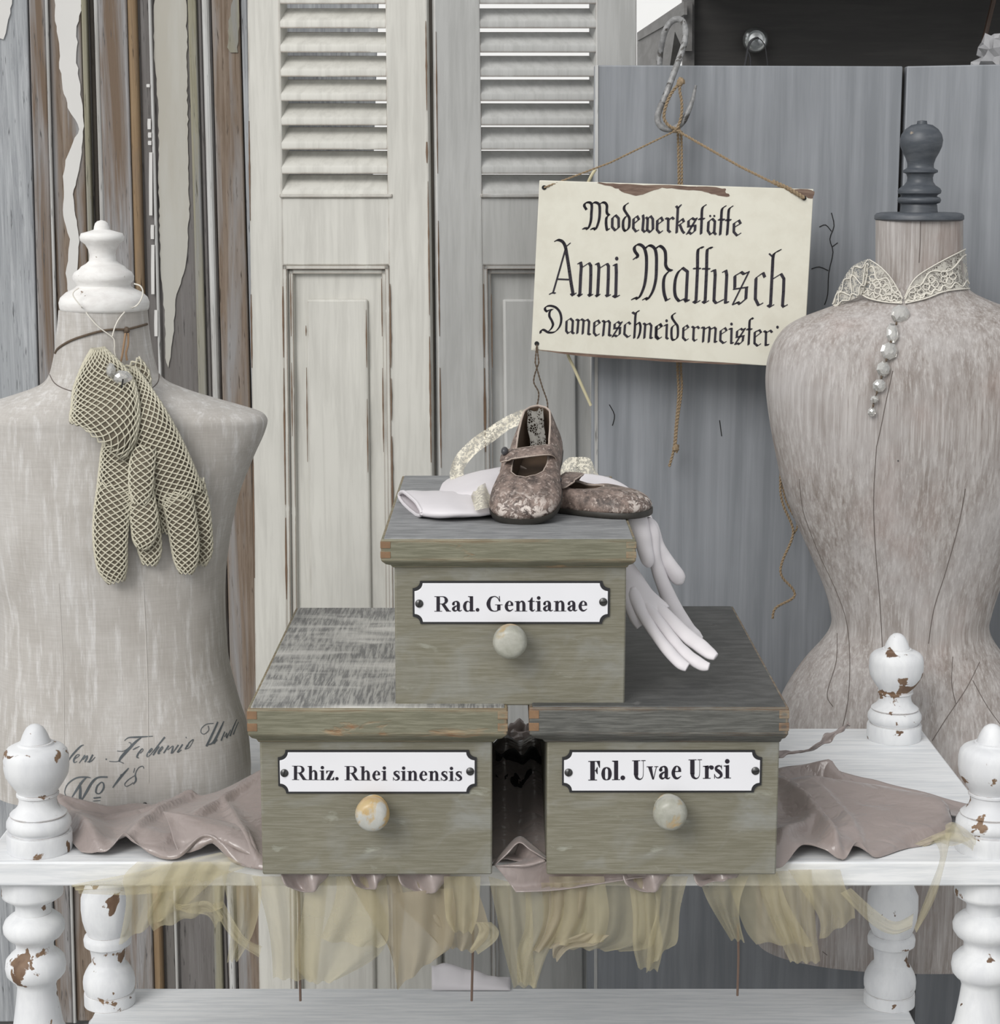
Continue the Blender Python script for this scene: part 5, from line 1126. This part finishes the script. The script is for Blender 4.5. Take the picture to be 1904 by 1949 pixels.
m = MB(); flat_tube(m, [(845,920,833,950,.008,.006),(862,912,852,952,.010,.009),(905,905,895,950,.014,.013),(955,896,945,945,.016,.014),(1000,892,990,940,.012,.010)], 20, True); mesh_obj('cuff', m, M['kid'], g2, ang=180)
m = MB(); soft_tube(m, path([(1100,925,.10,26,.006),(1150,935,.10,30,.008),(1190,955,.10,28,.009),(1215,985,.10,26,.010),(1232,1025,.10,24,.010)], lambda x, y, q: PY(x, y, ys + .03)), 18, up=Vector((.2, -1, .5))); mesh_obj('palm', m, M['kid'], g2, ang=180)
yg = PZ(1215, 985, zt).y
for nm, pts in (('finger', [(1208,972,0,8,.004),(1212,987,0,21,.008),(1222,1020,.0,18,.009),(1229,1050,.0,15,.009),(1234,1070,.0,12,.008),(1235,1079,.0,5,.005)]),
            ('finger', [(1232,985,.02,4,.004),(1239,1002,.02,15,.007),(1252,1040,.02,14,.009),(1270,1070,.02,15,.009),(1288,1095,.02,16,.009),(1294,1106,.02,12,.007),(1297,1111,.02,5,.004)]),
            ('finger', [(1234,985,.01,4,.004),(1241,1012,.01,14,.007),(1246,1060,.01,12,.008),(1262,1110,.012,14,.008),(1284,1160,.014,17,.008),(1306,1195,.016,17,.007),(1325,1210,.018,12,.006),(1336,1216,.018,5,.004)])):
    m = MB(); soft_tube(m, path(pts, lambda x, y, q: PY(x, y, yg + .02 + q)), 14, up=Vector((.2, -1, .4))); mesh_obj(nm, m, M['kid'], g2, ang=180)

# ================================================================ satin skirt cloth under the boxes, with tulle
sat = thing('satin_cloth', 'crumpled dusty pink satin cloth spread on the table under the drawer boxes', 'cloth', (0, .15, T))
def ridge_h(p, ridges):
    h = 0.0
    for pts, A, wd, st in ridges:
        best = 1e9; sg = 1; tt = 0
        for i in range(len(pts) - 1):
            a, b = pts[i], pts[i + 1]; dx, dy = b[0] - a[0], b[1] - a[1]; l2 = dx * dx + dy * dy
            t = max(0, min(1, ((p.x - a[0]) * dx + (p.y - a[1]) * dy) / l2)); ex, ey = p.x - a[0] - dx * t, p.y - a[1] - dy * t; d = math.hypot(ex, ey)
            if d < best: best = d; sg = 1 if dx * ey - dy * ex > 0 else -1; tt = (i + t) / (len(pts) - 1)
        w_ = wd if sg > 0 else wd * st
        h += A * math.exp(-(best / w_) ** 1.5) * math.sin(math.pi * min(1, .12 + tt * .8)) ** .5
    return h
def RDG(pts, A, wd, st): return ([tuple(PZ(x, y, T + .014))[:2] for x, y in cat(pts, 4)], A, wd, st)
def sheet(rows, nu=8, nv=7, amp=0.004, fr=26.0, dirx=1.0, diry=.7, seed=0.0, ridges=()):
    """rows: lists of (px, Y, height above the table) - smoothed in both directions, then crumpled"""
    R = [cat(r, nu) for r in rows]; k = min(len(r) for r in R); cols = [cat([r[i] for r in R], nv) for i in range(k)]; g = []
    for j in range(len(cols[0])):
        line_ = []
        for i in range(k):
            px, Y, h = cols[i][j]; p = XPZ(px, Y, T + max(h, .0005))
            q = (p.x * dirx + p.y * diry) * fr + 1.6 * noise.noise(p * 9 + Vector((seed, 0, 0)))
            rg = abs(math.sin(q)) ** .6
            f = noise.noise(Vector((p.x * 30 + seed, p.y * 46, 1.0))) * amp
            p.z = max(T + .0012, p.z + f + (rg - .6) * amp * .6 + ridge_h(p, ridges) * min(1, max(0, h + .004) / .012)) if h > -.001 else p.z
            line_.append(p)
        g.append(line_)
    return g
m = MB()
m.grid(sheet([[(98,.225,.030),(150,.222,.022),(205,.225,.012),(260,.226,.014),(330,.222,.016),(400,.222,.030),(450,.225,.042),(500,.235,.052),(540,.24,.06)],
              [(104,.205,.020),(155,.20,.010),(205,.20,.006),(265,.20,.012),(330,.195,.020),(400,.19,.030),(450,.19,.038),(500,.19,.045),(540,.19,.05)],
              [(112,.175,.018),(160,.17,.020),(210,.165,.010),(270,.165,.018),(330,.155,.028),(400,.15,.030),(450,.15,.034),(500,.15,.034),(540,.15,.03)],
              [(122,.14,.012),(168,.13,.024),(220,.13,.012),(275,.125,.022),(330,.115,.020),(400,.11,.030),(450,.10,.026),(500,.10,.022),(540,.1,.02)],
              [(135,.10,.008),(180,.095,.020),(225,.095,.010),(280,.09,.024),(335,.08,.014),(400,.075,.026),(455,.065,.024),(500,.06,.016),(540,.06,.01)],
              [(150,.078,.004),(195,.066,.006),(235,.075,.016),(285,.062,.012),(335,.05,.010),(395,.06,.030),(455,.04,.006),(498,.022,.004),(540,.02,.004)],
              [(156,.074,.002),(200,.062,.003),(240,.072,.022),(288,.058,.005),(336,.045,.004),(390,.064,.022),(452,.036,-.002),(497,.018,-.004),(540,.018,-.004)]], nu=10, nv=9, amp=.0016, fr=30, ridges=[RDG([(110,1535),(160,1548),(225,1550),(290,1550),(350,1535),(420,1512),(520,1490)],.007,.010,.45), RDG([(240,1606),(290,1572),(350,1540),(430,1512),(540,1480)],.011,.018,.30), RDG([(128,1560),(160,1585),(196,1622)],.012,.012,.5), RDG([(330,1600),(400,1570),(470,1540),(540,1520)],.012,.014,.4), RDG([(430,1560),(460,1600),(500,1648)],.010,.010,.6)]))
m.grid(sheet([[(310,.12,.040),(345,.10,.044),(380,.10,.040),(420,.10,.034),(470,.09,.030)], [(322,.085,.034),(350,.078,.030),(385,.078,.036),(425,.075,.036),(480,.06,.028)], [(330,.065,.022),(352,.062,.016),(390,.06,.024),(430,.055,.026),(492,.03,.010)], [(338,.055,.012),(356,.056,.008),(380,.058,.012),(400,.062,.018),(440,.06,.020)]], amp=.001, fr=20))
o = mesh_obj('left_spread', m, M['satin'], sat, solid=.0012, ang=180)
m = MB()
m.grid(sheet([[(1450,.34,.02),(1490,.335,.030),(1530,.33,.034),(1590,.32,.030),(1660,.30,.024),(1740,.275,.018),(1800,.25,.014),(1850,.235,.010)],
              [(1450,.29,.012),(1490,.30,.022),(1535,.30,.010),(1595,.29,.008),(1665,.27,.006),(1740,.245,.006),(1800,.22,.008),(1845,.21,.006)],
              [(1450,.25,.03),(1490,.26,.034),(1540,.265,.040),(1600,.255,.038),(1665,.235,.034),(1735,.20,.030),(1790,.175,.026),(1808,.17,.016)],
              [(1450,.20,.026),(1490,.21,.028),(1545,.21,.034),(1605,.20,.030),(1665,.185,.028),(1730,.165,.026),(1790,.15,.024),(1812,.145,.014)],
              [(1450,.15,.030),(1490,.15,.016),(1545,.15,.020),(1605,.145,.024),(1665,.135,.022),(1725,.13,.020),(1780,.125,.020),(1804,.125,.010)],
              [(1450,.09,.02),(1490,.09,.030),(1545,.10,.012),(1600,.09,.024),(1640,.095,.012),(1690,.10,.016),(1745,.11,.014),(1785,.115,.006)],
              [(1450,.05,.02),(1488,.05,.026),(1540,.062,.016),(1590,.055,.010),(1625,.066,.014),(1670,.062,.008),(1730,.095,.006),(1775,.108,.004)],
              [(1450,.02,.002),(1486,.024,.000),(1535,.056,.020),(1600,.046,.000),(1632,.060,.022),(1668,.056,.002),(1725,.09,.002),(1770,.104,.001)]], nu=10, nv=9, amp=.0014, fr=24, diry=1.6, seed=4, ridges=[RDG([(1812,1560),(1740,1534),(1660,1510),(1590,1492),(1530,1466),(1440,1430)],.016,.020,.18), RDG([(1606,1630),(1570,1580),(1530,1545),(1480,1515)],.018,.018,.25), RDG([(1800,1545),(1760,1525),(1700,1510)],.010,.010,.4), RDG([(1640,1600),(1600,1560),(1560,1530)],.008,.012,.4), RDG([(1490,1620),(1520,1590),(1545,1575)],.010,.012,.4)]))
mesh_obj('right_spread', m, M['satin'], sat, solid=.0012, ang=180)
# folds hanging over the table's front edge between and under the boxes
def hang(m, rows, nu=6, nv=6):
    R = [cat(r, nu) for r in rows]; k = min(len(r) for r in R); g = []
    cols = [cat([r[i] for r in R], nv) for i in range(k)]
    for j in range(len(cols[0])): g.append([PY(*cols[i][j]) for i in range(k)])
    m.grid(g)
m = MB()
hang(m, [[(936,1648,.020),(960,1618,.030),(988,1592,.045),(1012,1606,.035),(1042,1632,.022)], [(942,1647,.012),(965,1626,.016),(988,1604,.022),(1010,1618,.016),(1040,1636,.012)]])
hang(m, [[(988,1600,.05),(985,1612,.05),(980,1625,.05)], [(1010,1618,.035),(1004,1630,.035),(990,1640,.035)], [(1036,1636,.012),(1000,1644,.010),(945,1648,.012)], [(1038,1640,.012),(1000,1650,.008),(960,1648,.012)]])
hang(m, [[(942,1648,.012),(985,1650,.012),(1040,1640,.012),(1120,1650,.010),(1300,1655,.012)], [(955,1662,.010),(990,1670,.012),(1050,1668,.020),(1130,1668,.014),(1280,1664,.012)], [(972,1684,.010),(1000,1688,.012),(1060,1684,.02),(1140,1676,.014),(1240,1668,.012)], [(982,1698,.002),(1010,1697,.000),(1070,1693,.000),(1150,1681,.004),(1215,1670,.010)]])
for X0, X1, dep in ((535,630,1697),(668,740,1692),(757,862,1699),(1185,1280,1697),(1320,1410,1678)):
    w_ = X1 - X0
    hang(m, [[(X0,1655,.012),(X0+w_*.3,1655,.018),(X0+w_*.6,1655,.010),(X1,1655,.016)], [(X0+2,1672,.006),(X0+w_*.35,1676,.022),(X0+w_*.62,1674,.004),(X1-8,1670,.016)], [(X0+8,1684,.002),(X0+w_*.4,dep-6,.020),(X0+w_*.66,dep-2,.000),(X1-22,dep-14,.016)], [(X0+14,1688,.006),(X0+w_*.42,dep,.014),(X0+w_*.64,dep,.004),(X1-26,dep-10,.016)]])
mesh_obj('front_folds', m, M['satin'], sat, solid=.0012, ang=180)
m = MB(); YBK = ext1[2] + .015
for q, (x, y, r, sd) in enumerate(((975,1416,.030,1),(1004,1420,.028,5),(990,1440,.034,9),(960,1436,.026,3),(1020,1440,.026,7))): m.ball(PY(x, y, YBK + .045), r, 26, 18, (1, .7, .95), .75, sd)
mesh_obj('crumpled_bundle', m, M['satin'], sat, ang=25)
m = MB(); m.grid(sheet([[(930,.36,.05),(960,.36,.07),(990,.36,.06),(1020,.36,.07),(1050,.36,.05)], [(930,.24,.03),(960,.24,.04),(990,.24,.032),(1020,.24,.04),(1050,.24,.03)], [(930,.12,.012),(960,.12,.018),(990,.12,.012),(1020,.12,.016),(1050,.12,.012)], [(930,.03,.004),(960,.03,.010),(990,.03,.006),(1020,.03,.008),(1050,.03,.004)]], amp=.002)); mesh_obj('middle_spread', m, M['satin'], sat, solid=.0012, ang=180)
m = MB(); P_ = [PY(x, y, Y) for x, y, Y in cat([(1478,1440,.30),(1500,1432,.31),(1530,1430,.32),(1560,1418,.33),(1580,1402,.335),(1604,1386,.34),(1617,1378,.34)], 6)]
hw = [.004 + .003 * math.sin(i * .35) + .002 * math.sin(i * .9) for i in range(len(P_))]; ribbon(m, P_, hw, Vector((0, -.6, .8)), 4, 0, .1); mesh_obj('tie_ribbon', m, M['satin'], sat, solid=.001, ang=180)
m = MB(); P_ = [PY(x, y, Y) for x, y, Y in cat([(1560,1440,.31),(1585,1412,.32),(1600,1392,.33)], 6)]; 
for pts in ([(568,1690),(570,1740),(569,1800),(571,1860),(572,1905)], [(900,1690),(901,1760),(900,1820),(898,1905)], [(1405,1760),(1406,1820),(1404,1895)]):
    m = MB(); m.tube([PY(x, y, .05) for x, y in cat(pts, 3)], .0016, 6); mesh_obj('hanging_tie', m, plain('dark_satin_tie', (.13, .085, .065), .6), sat)
# black netting bundle between the lower boxes
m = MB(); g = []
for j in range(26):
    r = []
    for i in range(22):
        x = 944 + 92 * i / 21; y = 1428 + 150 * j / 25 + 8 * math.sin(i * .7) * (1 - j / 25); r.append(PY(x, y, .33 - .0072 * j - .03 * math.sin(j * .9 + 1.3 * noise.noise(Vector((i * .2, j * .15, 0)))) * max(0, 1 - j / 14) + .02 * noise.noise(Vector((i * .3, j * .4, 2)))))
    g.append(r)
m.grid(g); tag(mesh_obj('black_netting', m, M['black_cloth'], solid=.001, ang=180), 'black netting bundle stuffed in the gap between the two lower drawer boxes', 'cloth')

# ---- tulle
tul = thing('tulle_ruffle', 'sheer cream tulle ruffle hanging from the front edge of the table', 'tulle', (0, .02, T))
def fan(left, right, y0, nw=3, amp=.010, mat='tulle', y1=None, n=5, hem=3.0, seed=0):
    A, B = cat(left, n), cat(right, n); k = min(len(A), len(B)); cols = 18; g = []
    for j in range(k):
        t = j / (k - 1); row = []
        for i in range(cols + 1):
            u = i / cols; x = A[j][0] + (B[j][0] - A[j][0]) * u; y = A[j][1] + (B[j][1] - A[j][1]) * u
            y += hem * t * math.sin(u * nw * 2.2 * math.pi + seed) * t
            Y = y0 + ((y1 if y1 is not None else y0) - y0) * t - amp * (.35 + .65 * t) * math.sin(u * nw * 2 * math.pi + seed + t) - .004 * noise.noise(Vector((u * 5, t * 4, seed)))
            row.append(PY(x, y, Y))
        g.append(row)
    m = MB(); m.grid(g); return mesh_obj('tulle_layer', m, M[mat], tul, ang=180)
fan([(420,1622),(340,1640),(250,1662),(136,1684)], [(470,1650),(350,1690),(250,1702),(150,1698)], .032, 2, .006)
fan([(262,1640),(235,1670),(240,1720),(226,1798)], [(400,1640),(420,1660),(390,1690),(345,1728)], .028, 3, .010)
fan([(330,1640),(300,1700),(280,1740),(292,1770)], [(440,1640),(430,1680),(425,1725),(422,1728)], .020, 3, .010, seed=2)
fan([(320,1705),(345,1722),(395,1715),(425,1745)], [(335,1730),(360,1738),(395,1742),(410,1765)], .018, 1, .004)
fan([(405,1720),(425,1762),(452,1795),(492,1822)], [(425,1715),(445,1752),(468,1785),(500,1800)], .018, 1, .004)
fan([(420,1655),(430,1700),(440,1760),(432,1830)], [(498,1668),(496,1720),(480,1780),(452,1828)], .030, 2, .012, seed=1)
fan([(480,1668),(500,1720),(515,1790),(520,1862)], [(625,1668),(618,1740),(610,1800),(604,1868)], .028, 3, .012, seed=3)
fan([(585,1668),(575,1740),(560,1830),(590,1872)], [(700,1668),(740,1760),(720,1820),(640,1868)], .022, 2, .010, seed=4)
fan([(640,1668),(640,1700),(625,1750),(610,1788)], [(735,1668),(740,1740),(738,1790),(720,1805)], .018, 2, .008, seed=5)
fan([(660,1668),(690,1720),(720,1770),(742,1800)], [(760,1668),(770,1720),(765,1780),(755,1870)], .026, 1, .006, 'tulle_warm', seed=1)
fan([(750,1700),(748,1750),(750,1810),(757,1882)], [(862,1690),(868,1740),(860,1800),(830,1822)], .012, 2, .010, 'tulle_warm', seed=2)
fan([(845,1668),(846,1710),(850,1750),(862,1772)], [(915,1668),(912,1720),(908,1750),(898,1776)], .008, 2, .008, seed=6)
fan([(735,1668),(760,1720),(800,1760),(840,1800)], [(900,1668),(925,1740),(930,1780),(900,1812)], .024, 3, .010, 'tulle_warm', seed=7)
fan([(905,1755),(912,1770),(905,1790),(895,1806)], [(935,1755),(950,1772),(942,1792),(910,1815)], .006, 1, .006)
fan([(930,1668),(945,1740),(960,1810),(978,1878)], [(1010,1690),(1015,1760),(1015,1820),(1022,1878)], .024, 2, .010, seed=8)
fan([(1000,1690),(1000,1760),(985,1810),(985,1870)], [(1075,1690),(1070,1760),(1040,1820),(1020,1880)], .016, 2, .008, seed=2)
fan([(1030,1680),(1035,1730),(1030,1770),(1010,1815)], [(1120,1680),(1110,1740),(1090,1780),(1060,1800)], .012, 2, .010, 'tulle_warm', seed=3)
fan([(1045,1668),(1050,1720),(1040,1770),(1035,1800)], [(1150,1668),(1160,1740),(1150,1790),(1148,1792)], .008, 2, .012, seed=9)
fan([(1100,1668),(1100,1720),(1090,1770),(1076,1805)], [(1240,1668),(1250,1740),(1240,1800),(1180,1810)], .022, 3, .010, seed=5)
fan([(1110,1775),(1085,1785),(1055,1800),(1052,1818)], [(1160,1780),(1130,1800),(1085,1805),(1060,1830)], .004, 1, .004, 'tulle_warm')
fan([(1195,1668),(1205,1740),(1205,1800),(1215,1842)], [(1265,1668),(1255,1740),(1262,1800),(1252,1848)], .020, 2, .010, seed=6)
fan([(1240,1668),(1250,1730),(1235,1790),(1230,1850)], [(1310,1668),(1295,1730),(1290,1790),(1276,1800)], .014, 2, .010, seed=7)
fan([(1330,1668),(1345,1710),(1368,1750),(1392,1788)], [(1425,1668),(1410,1710),(1408,1750),(1418,1792)], .022, 2, .008, seed=1)
fan([(1440,1660),(1455,1720),(1480,1780),(1505,1832)], [(1545,1655),(1550,1720),(1555,1780),(1562,1832)], .026, 3, .012, seed=3)
fan([(1500,1655),(1530,1700),(1560,1750),(1560,1790)], [(1600,1655),(1610,1690),(1625,1720),(1628,1748)], .022, 2, .010, seed=5)
fan([(1380,1660),(1400,1720),(1420,1770),(1440,1795)], [(1480,1660),(1500,1720),(1530,1770),(1548,1800)], .03, 2, .010, seed=8)
fan([(1600,1700),(1660,1760),(1700,1780),(1735,1770)], [(1620,1690),(1670,1735),(1705,1755),(1740,1740)], .02, 1, .004, seed=5)
fan([(1772,1592),(1790,1630),(1765,1700),(1738,1770)], [(1812,1584),(1800,1640),(1780,1710),(1746,1772)], .016, 1, .006, seed=2, y1=.012)
fan([(1740,1606),(1775,1590),(1800,1580),(1815,1570)], [(1760,1612),(1790,1604),(1812,1612),(1850,1600)], .04, 1, .003, seed=4)
fan([(1800,1570),(1815,1565),(1840,1580),(1860,1600)], [(1800,1600),(1830,1605),(1850,1618),(1850,1622)], .035, 2, .004, seed=4)

# crumpled white cloth lying behind the lower shelf's back edge
m = MB(); g = []
for j in range(9):
    r = []
    for i in range(26):
        u, v = i / 25, j / 8; x = 822 + 150 * u; p = XPZ(x, YB - .012 + .05 * v, ZS + .002 + .032 * math.sin(math.pi * min(1, v * 1.05)) * (1 - u) ** .7 * (1 + .4 * noise.noise(Vector((u * 6, v * 3, 1))))); r.append(p)
    g.append(r)
m.grid(g); tag(mesh_obj('white_cloth', m, M['kid'], solid=.001, ang=180), 'rumpled white cloth lying at the back edge of the lower shelf', 'cloth')
